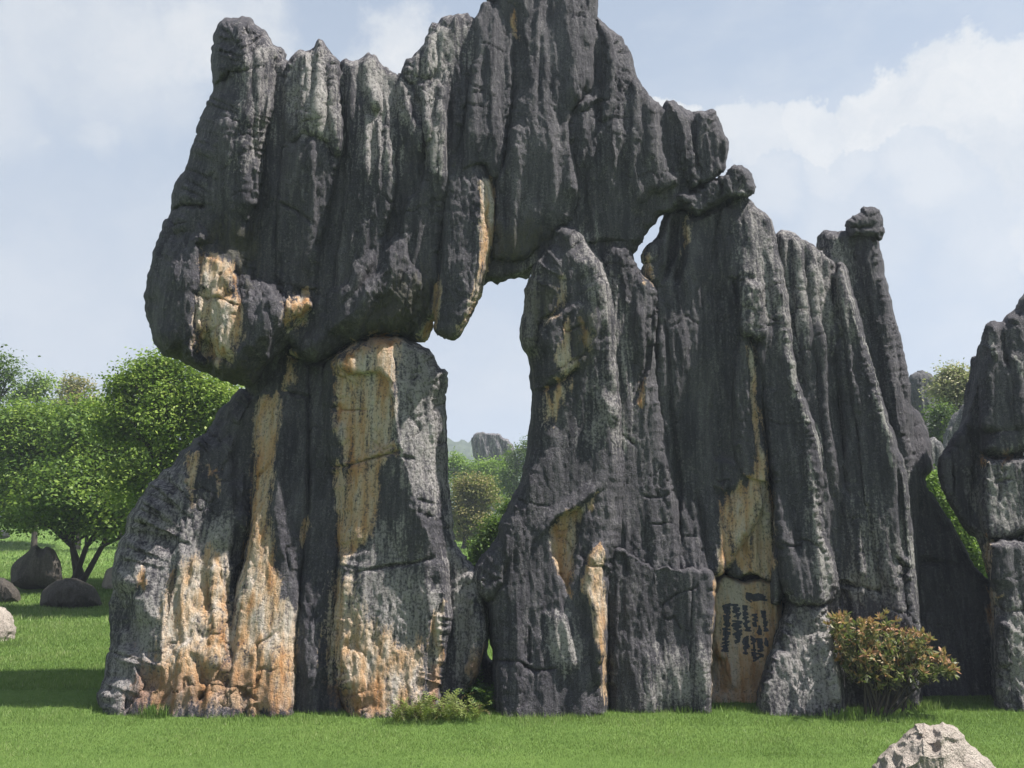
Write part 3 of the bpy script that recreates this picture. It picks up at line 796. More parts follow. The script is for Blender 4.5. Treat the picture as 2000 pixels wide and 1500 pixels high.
    rock('rock_column', [(1160, 25), (1172, 32), (1188, 49), (1209, 66), (1220, 80), (1230, 108), (1236, 136), (1246, 161), (1265, 182), (1283, 199), (1296, 210), (1302, 270), (1312, 330), (1332, 352), (1322, 378), (1290, 392), (1262, 408), (1257, 440), (1258, 462), (1246, 474), (1238, 494), (1226, 486), (1200, 474), (1165, 484),
                         (1146, 478), (1110, 470), (1080, 480), (1095, 440), (1115, 400), (1112, 330), (1100, 260), (1120, 200), (1155, 150)],
         12.0, 0.38, 36, 1.4, tilt=[(-100, 0.45), (60, 0.22), (260, 0.0), (620, 0.22)], jag=1.8, flute=0.05, ff=2.0,
         feats=[('r', [(1180, 45), (1196, 130), (1192, 200), (1180, 240)], 0.10, 18, 14), ('r', [(1212, 75), (1214, 200), (1210, 300)], 0.07, 14, 14), ('r', [(1240, 165), (1236, 280), (1248, 400)], 0.10, 22, 16), ('r', [(1130, 215), (1150, 200), (1180, 185)], 0.10, 10, 16),
                ('r', [(1172, 60), (1176, 160), (1168, 240)], -0.10, 10, 10), ('r', [(1140, 330), (1150, 460)], -0.07, 12, 12), ('r', [(1275, 200), (1270, 320)], 0.06, 12, 12),
                ('d', [(1262, 380), (1320, 370), (1300, 400), (1262, 430)], -0.35, 14)], **k)
    rock('rock_lobe', [(1293, 208), (1304, 192), (1318, 196), (1339, 213), (1350, 225), (1363, 216), (1388, 211), (1409, 234), (1419, 259), (1425, 282), (1419, 322), (1412, 341), (1377, 359), (1346, 376), (1330, 352), (1312, 322), (1303, 280), (1297, 240)],
         12.15, 0.45, 30, 1.1, jag=2.2, flute=0.05, ff=2.6,
         feats=[('r', [(1318, 200), (1336, 260), (1345, 330)], 0.10, 14, 18), ('r', [(1350, 226), (1362, 300), (1368, 350)], -0.10, 10, 10), ('r', [(1392, 214), (1400, 290)], 0.06, 14, 12)], **k)


capstone()


# ------------------------------------------------------------------ left pillar
def left_pillar():
    e, b = body('rock_pillar', (float(P(560, 1380, 12)[0]), 12.4, 0.0), 'broad grey limestone pillar with cream and orange stained face at the left of the arch', 'rock')
    k = dict(parent=e, base=b)
    rock('rock_core', [(478, 762), (484, 738), (500, 715), (525, 672), (580, 655), (640, 650), (700, 640), (790, 640), (815, 680), (848, 740), (845, 1000), (880, 1120), (900, 1200), (870, 1440), (215, 1440), (238, 1150), (300, 985), (420, 845), (490, 770)], 12.75, 0.2, 30, 1.2, step=7, flute=0.03, **k)
    rock('rock_core', [(890, 1120), (985, 1110), (985, 1228), (952, 1236), (950, 1288), (985, 1296), (985, 1440), (890, 1440)], 12.95, 0.2, 20, 0.8, step=5, flute=0.03, **k)
    rock('rock_face', [(512, 728), (500, 760), (486, 757), (460, 769), (439, 792), (418, 820), (390, 851), (350, 890), (320, 918), (297, 941), (283, 966), (258, 997), (248, 1032), (230, 1071), (220, 1120), (216, 1207), (219, 1239), (206, 1288), (202, 1330), (190, 1362), (188, 1440), (330, 1450), (470, 1440), (500, 1380),
                       (500, 1250), (500, 1150), (505, 1050), (510, 960), (512, 850), (516, 780)],
         11.86, 0.95, 120, 1.5, jag=2.2, flute=0.05, ff=1.5, rough=0.017, tilt=[(700, 0.95), (900, 0.65), (1200, 0.15), (1400, -0.18)],
         feats=[('r', [(385, 1050), (352, 1110), (330, 1170), (320, 1240), (312, 1320)], 0.10, 40, 12), ('r', [(352, 1095), (331, 1160), (316, 1260)], -0.07, 4, 5),
                ('d', [(312, 1300), (350, 1265), (410, 1255), (420, 1290), (390, 1350), (330, 1380)], 0.06, 14),
                ('d', [(385, 1375), (398, 1345), (410, 1360)], -0.2, 6), ('r', [(300, 950), (290, 1100), (270, 1240)], 0.08, 50, 60), ('d', [(222, 1150), (255, 1170), (255, 1230), (222, 1240)], -0.12, 10),
                ('r', [(500, 800), (497, 900), (494, 1010), (478, 1080), (462, 1150), (455, 1240)], -0.12, 7, 7),
                ('d', [(392, 850), (440, 845), (435, 925), (395, 925)], -0.05, 5), ('r', [(270, 1300), (285, 1340), (260, 1370)], -0.06, 8, 8)], **k)
    rock('rock_column', [(516, 738), (540, 700), (558, 690), (582, 701), (606, 706), (612, 770), (612, 860), (607, 980), (594, 1090), (584, 1200), (578, 1300), (574, 1440), (440, 1445), (446, 1260), (458, 1160), (476, 1085), (492, 1015), (497, 900), (503, 780)],
         11.82, 0.32, 28, 1.3, jag=1.6, flute=0.035, ff=1.6, rough=0.017, tilt=[(700, 0.85), (1000, 0.45), (1250, 0.08), (1400, -0.18)],
         feats=[('r', [(548, 760), (545, 900), (540, 1000), (560, 1120)], 0.10, 16, 40), ('r', [(520, 770), (515, 900), (505, 1010)], -0.05, 16, 18), ('r', [(555, 765), (580, 770), (606, 776)], -0.09, 5, 5), ('r', [(470, 1380), (500, 1340), (505, 1260), (545, 1230)], -0.05, 6, 6),
                ('r', [(596, 720), (600, 860), (590, 1000)], 0.08, 14, 12), ('d', [(480, 1270), (530, 1240), (560, 1300), (540, 1380), (490, 1380)], 0.05, 20), ('r', [(440, 1360), (470, 1345), (500, 1365)], -0.08, 6, 4)], **k)
    rock('rock_groove', [(596, 712), (640, 706), (650, 780), (655, 900), (668, 1050), (670, 1180), (660, 1300), (700, 1440), (560, 1440), (570, 1250), (585, 1080), (600, 900)],
         12.0, 0.35, 30, 1.0, jag=1.0, flute=0.04, ff=2.0, tilt=[(700, 0.6), (1000, 0.35), (1300, 0)], **k)
    rock('rock_column', [(632, 712), (670, 680), (700, 664), (722, 652), (755, 656), (788, 653), (812, 670), (828, 676), (846, 690), (860, 716), (877, 724), (878, 743), (870, 802), (876, 837), (874, 925), (879, 985), (886, 1015), (884, 1080), (886, 1180), (884, 1240), (868, 1350), (860, 1440),
                         (690, 1445), (672, 1390), (650, 1330), (636, 1280), (640, 1230), (655, 1150), (660, 1080), (650, 1000), (640, 900), (630, 850), (622, 770)],
         11.72, 0.65, 66, 1.3, jag=1.8, flute=0.03, ff=1.5, rough=0.017, tilt=[(640, 0.42), (900, 0.34), (1250, 0.06), (1400, -0.16)],
         feats=[('r', [(765, 677), (768, 750), (776, 855), (787, 890), (820, 1015), (850, 1071), (868, 1165), (872, 1225), (860, 1340)], 0.20, 70, 60), ('d', [(655, 712), (690, 728), (745, 726), (765, 776), (770, 860), (690, 905), (665, 900), (655, 800)], -0.08, 6),
                ('d', [(655, 712), (720, 660), (770, 665), (765, 745), (740, 726), (690, 730)], 0.08, 5),
                ('r', [(640, 912), (675, 912), (724, 896), (782, 881)], -0.12, 5, 5), ('r', [(786, 891), (808, 896)], -0.08, 4, 4), ('r', [(700, 1118), (759, 1106), (800, 1102), (848, 1088)], -0.10, 5, 5),
                ('r', [(664, 800), (690, 802), (720, 800)], -0.05, 3, 3), ('r', [(725, 860), (745, 880), (770, 870)], -0.05, 4, 4), ('d', [(655, 915), (745, 892), (740, 1000), (720, 1075), (660, 1090)], -0.05, 5),
                ('r', [(860, 1180), (845, 1210), (842, 1290), (834, 1370)], -0.08, 6, 12), ('r', [(645, 1290), (690, 1250), (720, 1290), (715, 1390)], -0.05, 14, 14), ('r', [(815, 975), (850, 985)], -0.05, 4, 4), ('r', [(826, 1005), (852, 1010)], -0.05, 4, 4)], **k)
    rock('rock_flank', [(860, 980), (880, 1036), (897, 1081), (921, 1116), (934, 1122), (936, 1150), (944, 1176), (949, 1225), (944, 1277), (928, 1326), (908, 1354), (905, 1440), (830, 1440), (840, 1250), (845, 1100)],
         12.0, 0.35, 30, 1.3, jag=1.4, flute=0.04, ff=1.8, tilt=[(980, 0.25), (1300, 0.0)], feats=[('r', [(928, 1130), (936, 1200), (932, 1270), (912, 1325)], 0.10, 16, 8)], **k)


left_pillar()


# ------------------------------------------------------------------ middle pillar
def middle_pillar():
    e, b = body('rock_pillar', (float(P(1070, 1370, 12)[0]), 12.4, 0.0), 'dark limestone pillar with ochre scars standing between the arch opening and the inscribed cliff', 'rock')
    k = dict(parent=e, base=b)
    rock('rock_column', [(1076, 470), (1077, 449), (1095, 440), (1123, 437), (1140, 456), (1156, 482), (1178, 506), (1195, 540), (1204, 580), (1208, 640), (1212, 720), (1220, 860), (1225, 960), (1215, 1060), (1195, 1150), (1190, 1250), (1190, 1440), (965, 1440), (960, 1350), (963, 1277), (957, 1225), (953, 1179), (935, 1165), (924, 1140), (926, 1110),
                         (946, 1081), (972, 1046), (974, 1015), (995, 980), (1012, 945), (1022, 915), (1029, 883), (1036, 820), (1036, 750), (1032, 701), (1018, 676), (1014, 641), (1021, 610), (1028, 557), (1036, 533), (1040, 508), (1060, 488)],
         11.70, 0.6, 60, 1.4, jag=1.7, tb=0.6, flute=0.035, ff=1.7, rough=0.017, tilt=[(430, 0.12), (560, 0.12), (800, 0.25), (1100, 0.12), (1400, -0.1)],
         feats=[('r', [(1110, 586), (1088, 610), (1060, 627), (1050, 652), (1048, 690)], -0.12, 8, 5), ('r', [(1132, 720), (1095, 746), (1050, 766)], -0.11, 6, 6), ('d', [(1095, 600), (1140, 590), (1165, 620), (1160, 680), (1130, 720), (1090, 740), (1060, 745), (1055, 660)], 0.09, 12),
                ('r', [(1140, 465), (1172, 540), (1190, 640), (1200, 740), (1210, 850)], 0.14, 40, 20), ('r', [(1051, 1050), (1086, 1011), (1128, 987), (1175, 945)], 0.10, 8, 26),
                ('d', [(1072, 1036), (1086, 1013), (1130, 990), (1138, 1000), (1124, 1085), (1114, 1157), (1090, 1125)], -0.14, 5),
                ('r', [(1176, 1062), (1150, 1100), (1146, 1150), (1164, 1200), (1168, 1280), (1176, 1370)], 0.14, 12, 30), ('r', [(965, 1290), (1010, 1292), (1045, 1310), (1090, 1306)], -0.09, 5, 5), ('r', [(1033, 1225), (1034, 1300)], -0.06, 3, 3),
                ('r', [(990, 1100), (985, 1140), (960, 1170)], -0.08, 8, 6), ('r', [(1092, 540), (1098, 560), (1104, 590)], -0.05, 6, 6), ('r', [(1120, 600), (1110, 640), (1120, 690)], -0.05, 8, 8),
                ('d', [(1070, 1200), (1110, 1205), (1128, 1300), (1100, 1310), (1075, 1260)], 0.06, 14), ('r', [(1060, 860), (1000, 1000), (985, 1100)], 0.08, 40, 50)], **k)
    rock('rock_column', [(1176, 500), (1188, 482), (1210, 480), (1228, 486), (1238, 505), (1249, 530), (1277, 557), (1285, 575), (1284, 620), (1280, 680), (1290, 780), (1305, 870), (1320, 960), (1332, 1060), (1335, 1130), (1260, 1150), (1190, 1150), (1180, 1080), (1195, 960), (1190, 800), (1185, 640), (1175, 540)],
         12.06, 0.30, 26, 1.3, jag=1.6, flute=0.045, ff=2.0, tilt=[(480, 0.0), (900, 0.08), (1200, 0.0)],
         feats=[('r', [(1277, 560), (1276, 650), (1262, 716), (1240, 784)], -0.12, 8, 8), ('r', [(1212, 490), (1222, 560), (1226, 600)], 0.06, 10, 10), ('r', [(1250, 600), (1246, 700)], 0.08, 14, 14), ('r', [(1215, 850), (1240, 870)], -0.06, 4, 4)], **k)
    rock('rock_block', [(1178, 1088), (1200, 1066), (1222, 1070), (1254, 1094), (1310, 1104), (1340, 1108), (1386, 1112), (1397, 1120), (1399, 1155), (1396, 1207), (1391, 1277), (1389, 1440), (1192, 1440), (1188, 1320), (1184, 1210), (1180, 1140)],
         11.98, 0.35, 18, 1.3, jag=2.2, flute=0.035, ff=1.8, rough=0.017,
         feats=[('r', [(1352, 1120), (1350, 1250), (1354, 1360)], -0.05, 5, 5), ('r', [(1215, 1075), (1225, 1120)], -0.06, 6, 6), ('r', [(1190, 1070), (1240, 1085), (1300, 1100)], 0.04, 6, 20), ('d', [(1250, 1270), (1390, 1280), (1390, 1400), (1230, 1400)], 0.08, 40)], **k)


middle_pillar()


# ------------------------------------------------------------------ right cliff with the painted panel
INK = [  # brush columns seen on the panel: (x0, y0, x1, y1, width)
    (1419, 1180, 1421, 1206, 6.5), (1419, 1206, 1421, 1222, 6), (1420, 1221, 1418, 1250, 6.5), (1419, 1250, 1417, 1273, 6),
    (1435, 1180, 1442, 1206, 6.5), (1439, 1212, 1441, 1240, 8), (1442, 1240, 1440, 1256, 4.5),
    (1455, 1182, 1456, 1202, 4.5), (1455, 1202, 1460, 1233, 5.5), (1456, 1243, 1457, 1262, 5), (1458, 1262, 1455, 1277, 6),
    (1474, 1199, 1475, 1213, 4.5), (1473, 1215, 1475, 1224, 3.5), (1483, 1224, 1484, 1240, 3.5),
    (1491, 1193, 1493, 1211, 4), (1494, 1211, 1496, 1233, 3.5),
    (1470, 1244, 1473, 1271, 5), (1471, 1274, 1477, 1290, 6.5), (1484, 1247, 1486, 1272, 5), (1485, 1276, 1488, 1283, 5), (1496, 1248, 1497, 1262, 3),
    (1463, 1158, 1464, 1174, 6), (1474, 1160, 1476, 1174, 6), (1486, 1160, 1490, 1173, 6)]


def ink_fn(X, Y):
    r = np.zeros(len(X))
    rs = random.Random(5)
    for x0, y0, x1, y1, wd in INK:
        L = math.hypot(x1 - x0, y1 - y0)
        n = max(3, int(L / 3.0))
        for i in range(n):                       # small brush strokes that make up each worn sign
            t = (i + 0.5) / n
            cx = x0 + (x1 - x0) * t; cy = y0 + (y1 - y0) * t
            a = rs.choice([0.1, -0.15, 0.05, 0.2, -0.25, 1.5, 0.6, -0.5])
            hl = wd * rs.uniform(0.8, 1.2); th = rs.uniform(1.9, 2.8)
            ox = rs.uniform(-.2, .2) * wd
            ca, sa_ = math.cos(a), math.sin(a)
            u = (X - cx - ox) * ca + (Y - cy) * sa_; v = -(X - cx - ox) * sa_ + (Y - cy) * ca
            m = smooth(1.0, 0.0, np.abs(v) / th - 0.35) * smooth(1.0, 0.0, (np.abs(u) - hl) / 1.5)
            r = np.maximum(r, m)
    return r


def right_cliff():
    e, b = body('rock_cliff', (float(P(1500, 1370, 12)[0]), 12.8, 0.0), 'dark fluted limestone cliff with a cream panel of faded painted writing at its foot', 'rock')
    k = dict(parent=e, base=b)
    rock('rock_core', [(1290, 570), (1330, 450), (1420, 430), (1500, 450), (1600, 520), (1690, 560), (1755, 800), (1770, 1000), (1785, 1440), (1200, 1440), (1210, 1080), (1250, 760)], 12.98, 0.2, 30, 0.9, step=7, flute=0.03, **k)
    rock('rock_core', [(1322, 425), (1330, 376), (1352, 356), (1390, 348), (1420, 350), (1450, 372), (1466, 400), (1440, 440), (1340, 450)], 12.6, 0.2, 20, 0.5, step=4, flute=0.03, **k)
    rock('rock_wall', [(1259, 548), (1256, 530), (1262, 519), (1254, 501), (1264, 480), (1284, 456), (1291, 428), (1305, 407), (1336, 410), (1354, 428), (1371, 421), (1410, 403), (1440, 390), (1480, 420), (1500, 500), (1510, 700), (1510, 940), (1495, 1000), (1420, 1120), (1395, 1128), (1300, 1128), (1270, 1000), (1268, 800), (1280, 660), (1272, 560)],
         12.2, 0.35, 34, 1.3, jag=1.8, flute=0.05, ff=2.0, tilt=[(400, 0.2), (700, 0.05), (950, 0.15), (1120, 0.0)],
         feats=[('r', [(1322, 420), (1316, 480), (1296, 548)], -0.16, 8, 8), ('r', [(1338, 420), (1336, 500), (1318, 560)], -0.16, 7, 7), ('r', [(1310, 420), (1300, 480), (1290, 530)], 0.10, 10, 10), ('r', [(1410, 410), (1396, 470), (1392, 530)], -0.08, 8, 8),
                ('d', [(1370, 560), (1440, 540), (1460, 700), (1450, 920), (1400, 960), (1360, 800)], -0.14, 45), ('r', [(1300, 600), (1308, 760), (1322, 920), (1330, 1090)], -0.10, 9, 9), ('r', [(1360, 960), (1372, 1040), (1384, 1110)], -0.10, 10, 10),
                ('d', [(1395, 900), (1470, 905), (1450, 945), (1412, 965), (1395, 950)], 0.10, 8)], **k)
    rock('rock_ledge', [(1412, 965), (1430, 945), (1490, 935), (1510, 965), (1520, 1060), (1520, 1135), (1500, 1140), (1470, 1122), (1440, 1132), (1412, 1118), (1410, 1040)],
         12.42, 0.4, 26, 1.0, jag=1.6, flute=0.045, ff=3.0, rough=0.022, feats=[('r', [(1450, 950), (1452, 1040), (1458, 1110)], -0.06, 8, 8), ('r', [(1482, 950), (1488, 1100)], -0.05, 8, 8)], **k)
    pn_ = rock('rock_panel', [(1400, 1128), (1420, 1118), (1450, 1138), (1480, 1126), (1520, 1140), (1530, 1200), (1520, 1300), (1510, 1440), (1380, 1440), (1382, 1280), (1388, 1180)],
               12.55, 0.3, 24, 0.8, step=1.6, jag=1.2, flute=0.015, ff=1.5, rough=0.018, tanbase=1.1, palebase=1.6, ink=ink_fn,
               feats=[('r', [(1408, 1265), (1420, 1300), (1432, 1350)], 0.10, 30, 8), ('d', [(1385, 1280), (1415, 1290), (1435, 1350), (1385, 1360)], -0.08, 8), ('r', [(1480, 1150), (1496, 1230), (1500, 1300)], 0.05, 14, 20)], **k)
    pn_['label'] = 'cream stone panel with dark columns of faded painted writing'
    rock('rock_column', [(1412, 470), (1420, 410), (1428, 384), (1442, 376), (1460, 386), (1480, 406), (1504, 422), (1514, 452), (1526, 500), (1536, 560), (1546, 640), (1556, 710), (1564, 760), (1590, 814), (1606, 874), (1612, 930), (1606, 1000), (1616, 1050), (1634, 1096), (1640, 1138), (1630, 1172), (1600, 1186), (1550, 1180),
                         (1524, 1140), (1516, 1060), (1508, 960), (1500, 900), (1488, 800), (1478, 700), (1470, 660), (1440, 655), (1445, 560), (1412, 540)],
         11.98, 0.34, 26, 1.3, jag=1.8, flute=0.04, ff=1.9, tilt=[(380, 0.38), (700, 0.15), (1100, 0.0)],
         feats=[('r', [(1460, 390), (1472, 530), (1488, 610), (1498, 690)], 0.10, 30, 24), ('r', [(1412, 542), (1440, 545), (1475, 544)], -0.09, 6, 6), ('r', [(1510, 450), (1524, 542), (1538, 630), (1548, 702), (1556, 752), (1580, 814), (1602, 874), (1604, 940), (1598, 1030)], 0.16, 34, 16),
                ('d', [(1448, 560), (1488, 556), (1492, 650), (1470, 672), (1446, 655)], 0.10, 6), ('r', [(1540, 900), (1548, 1000), (1560, 1100)], -0.06, 14, 14), ('r', [(1602, 1035), (1626, 1090), (1632, 1140)], 0.06, 16, 8)], **k)
    rock('rock_buttress', [(1440, 640), (1470, 660), (1484, 700), (1500, 800), (1506, 900), (1514, 980), (1524, 1100), (1530, 1180), (1500, 1180), (1518, 1000), (1500, 945), (1470, 940), (1440, 925), (1425, 850), (1425, 740)],
         12.18, 0.45, 26, 1.0, jag=1.4, flute=0.04, ff=2.4, feats=[('r', [(1464, 680), (1472, 800), (1482, 930)], -0.05, 8, 8)], **k)
    rock('rock_foot', [(1560, 1162), (1590, 1172), (1625, 1178), (1629, 1215), (1638, 1267), (1647, 1313), (1653, 1365), (1650, 1440), (1478, 1440), (1476, 1372), (1490, 1302), (1508, 1250), (1522, 1205), (1540, 1175)],
         11.72, 0.55, 34, 1.3, jag=1.8, tilt=[(1170, 0.35), (1400, 0.0)], flute=0.035, ff=1.7, rough=0.017,
         feats=[('r', [(1612, 1180), (1618, 1260), (1630, 1330), (1640, 1390)], 0.12, 40, 12), ('r', [(1500, 1290), (1530, 1230), (1560, 1180)], 0.05, 14, 20)], **k)
    rock('rock_column', [(1505, 470), (1516, 456), (1536, 459), (1556, 464), (1576, 467), (1600, 488), (1624, 505), (1636, 520), (1650, 640), (1680, 760), (1700, 900), (1730, 1060), (1750, 1200), (1750, 1440), (1610, 1440), (1615, 1200), (1590, 1060), (1560, 900), (1530, 720), (1512, 560)],
         12.24, 0.28, 22, 1.3, jag=2.0, flute=0.06, ff=2.3, tilt=[(460, 0.25), (900, 0.08), (1300, 0.0)],
         feats=[('r', [(1530, 462), (1536, 560), (1548, 700)], 0.07, 10, 10), ('r', [(1558, 468), (1564, 600), (1580, 760)], 0.07, 10, 10), ('r', [(1585, 480), (1592, 600), (1612, 800), (1630, 960)], 0.09, 12, 14),
                ('r', [(1622, 520), (1626, 650), (1640, 800), (1650, 960)], -0.18, 12, 12), ('r', [(1636, 1138), (1690, 1148), (1756, 1165)], -0.14, 8, 8), ('r', [(1660, 960), (1670, 1060), (1690, 1140)], 0.07, 20, 20), ('r', [(1630, 1190), (1650, 1160), (1660, 1230)], -0.1, 12, 12)], **k)
    rock('rock_column', [(1628, 530), (1640, 512), (1652, 522), (1664, 570), (1678, 622), (1694, 670), (1712, 740), (1730, 800), (1748, 870), (1764, 900), (1772, 940), (1777, 1010), (1784, 1080), (1794, 1180), (1802, 1250), (1806, 1440), (1735, 1440), (1725, 1200), (1700, 1060), (1670, 900), (1650, 760), (1636, 640)],
         12.1, 0.34, 22, 1.3, jag=1.8, flute=0.04, ff=2.2, tilt=[(500, 0.30), (900, 0.10), (1300, 0.0)],
         feats=[('r', [(1644, 520), (1658, 574), (1674, 622), (1690, 670), (1710, 750), (1730, 830), (1742, 902), (1746, 960)], 0.14, 30, 14), ('r', [(1638, 530), (1660, 700), (1676, 860), (1690, 1000)], 0.08, 14, 12), ('r', [(1750, 900), (1762, 1020), (1772, 1100)], -0.10, 9, 7),
                ('d', [(1750, 1090), (1772, 1110), (1774, 1200), (1762, 1200)], -0.18, 8)], **k)
    rock('rock_column', [(1594, 490), (1600, 457), (1618, 454), (1652, 451), (1680, 448), (1708, 442), (1718, 472), (1727, 518), (1741, 590), (1753, 638), (1765, 694), (1774, 740), (1778, 790), (1784, 860), (1790, 960), (1795, 1100), (1805, 1440), (1690, 1440), (1690, 1000), (1660, 700), (1620, 540)],
         12.75, 0.45, 40, 1.3, jag=1.8, flute=0.05, ff=2.2, tilt=[(450, 0.25), (900, 0.05), (1300, 0.0)],
         feats=[('r', [(1706, 446), (1712, 520), (1730, 640), (1752, 790), (1770, 900)], 0.12, 24, 14), ('r', [(1690, 460), (1700, 560), (1716, 660)], 0.08, 14, 12), ('r', [(1668, 460), (1672, 560)], -0.10, 10, 10), ('r', [(1752, 690), (1756, 740), (1772, 790)], -0.06, 4, 4), ('d', [(1682, 610), (1696, 625), (1694, 650), (1684, 640)], -0.15, 5)], **k)


right_cliff()


def single(name, label, outline, yf, B, R, back, cat='rock', group=None, basepx=None, **kw):
    c = np.mean(np.asarray(outline, float), 0)
    bp = basepx or (c[0], max(p[1] for p in outline))
    loc = P(bp[0], bp[1], yf + B)
    o = rock(name, outline, yf, B, R, back, None, tuple(float(v) for v in loc), **kw)
    tag(o, label, cat, group)
    return o


single('wedged_boulder', 'knobbly grey boulder lodged between the capstone lobe and the top of the right cliff',
       [(1316, 380), (1346, 372), (1380, 356), (1404, 348), (1414, 344), (1425, 332), (1450, 327), (1470, 345), (1475, 370), (1462, 386), (1432, 382), (1405, 397), (1382, 412), (1362, 424), (1345, 414), (1332, 398)],
       12.1, 0.45, 26, 0.5, jag=3.0, flute=0.03, rough=0.035, cat='boulder',
       feats=[('r', [(1404, 350), (1412, 372), (1400, 395)], -0.10, 6, 6), ('r', [(1340, 385), (1372, 372), (1380, 400)], -0.06, 5, 5), ('r', [(1380, 360), (1366, 378)], -0.06, 4, 4)])
single('perched_boulder', 'small rounded boulder perched on the tip of the right cliff pinnacle',
       [(1656, 458), (1653, 434), (1662, 422), (1674, 413), (1690, 399), (1712, 409), (1722, 426), (1726, 450), (1720, 472), (1706, 462), (1680, 462), (1664, 466)],
       12.72, 0.42, 26, 0.45, jag=2.4, flute=0.02, rough=0.03, cat='boulder', feats=[('r', [(1654, 440), (1680, 446), (1706, 442)], -0.08, 5, 5)])
single('leaning_slab', 'shadowed dark slab with a slanting edge behind the red leaved shrub',
       [(1770, 740), (1776, 785), (1797, 812), (1809, 838), (1817, 882), (1821, 920), (1803, 930), (1820, 965), (1847, 1012), (1876, 1057), (1897, 1103), (1940, 1141), (1985, 1200), (1990, 1420), (1600, 1420), (1640, 1200), (1700, 1000), (1740, 800)],
       13.0, 0.35, 40, 1.2, step=4, jag=1.6, flute=0.04, ff=1.6, tilt=[(780, 0.5), (1100, 0.25), (1400, 0.0)],
       feats=[('r', [(1790, 1105), (1830, 1098), (1880, 1106)], -0.08, 6, 6), ('d', [(1790, 1100), (1805, 1088), (1828, 1092), (1830, 1102)], -0.15, 4), ('r', [(1860, 1110), (1876, 1180), (1890, 1260)], -0.07, 5, 5), ('r', [(1800, 880), (1790, 1000)], 0.06, 20, 20)])

# stacked rocks at the right edge
single('stack_top_block', 'tall pointed top block of the stacked rock at the right edge',
       [(1910, 710), (1912, 682), (1922, 646), (1932, 629), (1944, 630), (1956, 636), (1976, 606), (2000, 578), (2040, 520), (2090, 500), (2140, 560), (2170, 700), (2170, 880), (2100, 892), (2010, 884), (1960, 893), (1918, 890), (1911, 860), (1912, 780)],
       12.3, 0.65, 44, 1.3, jag=2.0, flute=0.045, ff=2.0, feats=[('r', [(1932, 640), (1944, 700)], 0.08, 10, 10), ('r', [(1984, 680), (1994, 760), (1996, 850)], 0.10, 16, 12), ('r', [(1957, 640), (1965, 720)], -0.08, 12, 12), ('r', [(1912, 848), (2000, 838)], -0.06, 8, 8)])
single('stack_side_slab', 'dark leaning slabs against the left side of the right edge stack',
       [(1912, 700), (1908, 712), (1896, 752), (1890, 792), (1873, 834), (1853, 862), (1848, 880), (1834, 888), (1829, 912), (1833, 947), (1850, 982), (1880, 1030), (1912, 1056), (1935, 1150), (1945, 1200), (2000, 1180), (2000, 760), (1950, 700)],
       12.75, 0.45, 28, 1.0, jag=1.6, flute=0.04, ff=2.2, feats=[('r', [(1853, 868), (1858, 920), (1864, 980)], -0.12, 6, 6), ('r', [(1890, 830), (1900, 900), (1904, 1020)], -0.14, 6, 6), ('r', [(1880, 840), (1888, 920)], 0.05, 12, 8)])
single('stack_middle_block', 'square grey middle block of the right edge stack, cracked across its face',
       [(1913, 900), (1922, 891), (1960, 897), (2010, 888), (2100, 896), (2160, 900), (2165, 1040), (2100, 1048), (2000, 1044), (1960, 1052), (1924, 1052), (1914, 1030), (1909, 970)],
       12.22, 0.55, 34, 1.2, jag=1.6, flute=0.025, rough=0.03, feats=[('r', [(1945, 942), (1975, 935)], -0.08, 4, 4), ('r', [(1955, 945), (1950, 980)], -0.06, 4, 4)])
single('stack_base_block', 'tall pale based bottom block of the right edge stack standing on the lawn',
       [(1924, 1058), (1960, 1056), (2000, 1050), (2160, 1052), (2180, 1440), (1945, 1440), (1940, 1366), (1936, 1250), (1931, 1145), (1926, 1100)],
       12.0, 0.6, 34, 1.3, jag=1.8, flute=0.04, rough=0.028, feats=[('r', [(1935, 1180), (1970, 1195), (2010, 1190)], -0.10, 6, 6), ('d', [(1935, 1060), (1970, 1060), (1975, 1140), (1945, 1150)], 0.07, 10), ('d', [(1945, 1200), (1985, 1230), (1975, 1300), (1945, 1290)], 0.07, 10)])

# far rocks
single('far_rock_tower', 'flat topped far rock tower rising over the trees inside the arch',
       [(919, 860), (926, 846), (940, 843), (960, 848), (976, 846), (984, 856), (996, 858), (1003, 872), (1008, 900), (1010, 1000), (935, 1000), (932, 920), (925, 890)],
       84.0, 1.5, 8, 3.0, step=1.2, jag=0.7, flute=0.22, ff=0.5, rough=0.08, mat=M_ROCK, stains=False, palebase=0.3, crack=0)
single('far_rock_tower', 'dark far tower behind the cliff edge beside the blossoming tree',
       [(1776, 742), (1788, 729), (1806, 725), (1820, 730), (1828, 750), (1820, 800), (1824, 1000), (1760, 1000), (1765, 800)],
       31.0, 1.0, 16, 2.0, step=2, jag=1.4, flute=0.12, ff=1.0, rough=0.05, stains=False, mat=M_ROCKL)
single('far_rock_tower', 'pale pointed far rock under the blossoming tree, left of the right edge stack',
       [(1894, 786), (1876, 794), (1858, 818), (1844, 845), (1836, 876), (1832, 1000), (1935, 1000), (1930, 800)],
       25.0, 0.8, 22, 2.0, step=2, jag=1.2, flute=0.10, ff=1.2, rough=0.05, stains=False, palebase=0.35, mat=M_ROCKL)
single('far_rock_tower', 'low grey far rock in the gap between the cliff and the right edge stack',
       [(1808, 862), (1822, 852), (1838, 868), (1850, 900), (1850, 1060), (1790, 1060), (1796, 900)],
       22.0, 0.8, 16, 2.0, step=2, jag=1.2, flute=0.08, ff=1.4, rough=0.05, stains=False, palebase=0.25, mat=M_ROCKL)
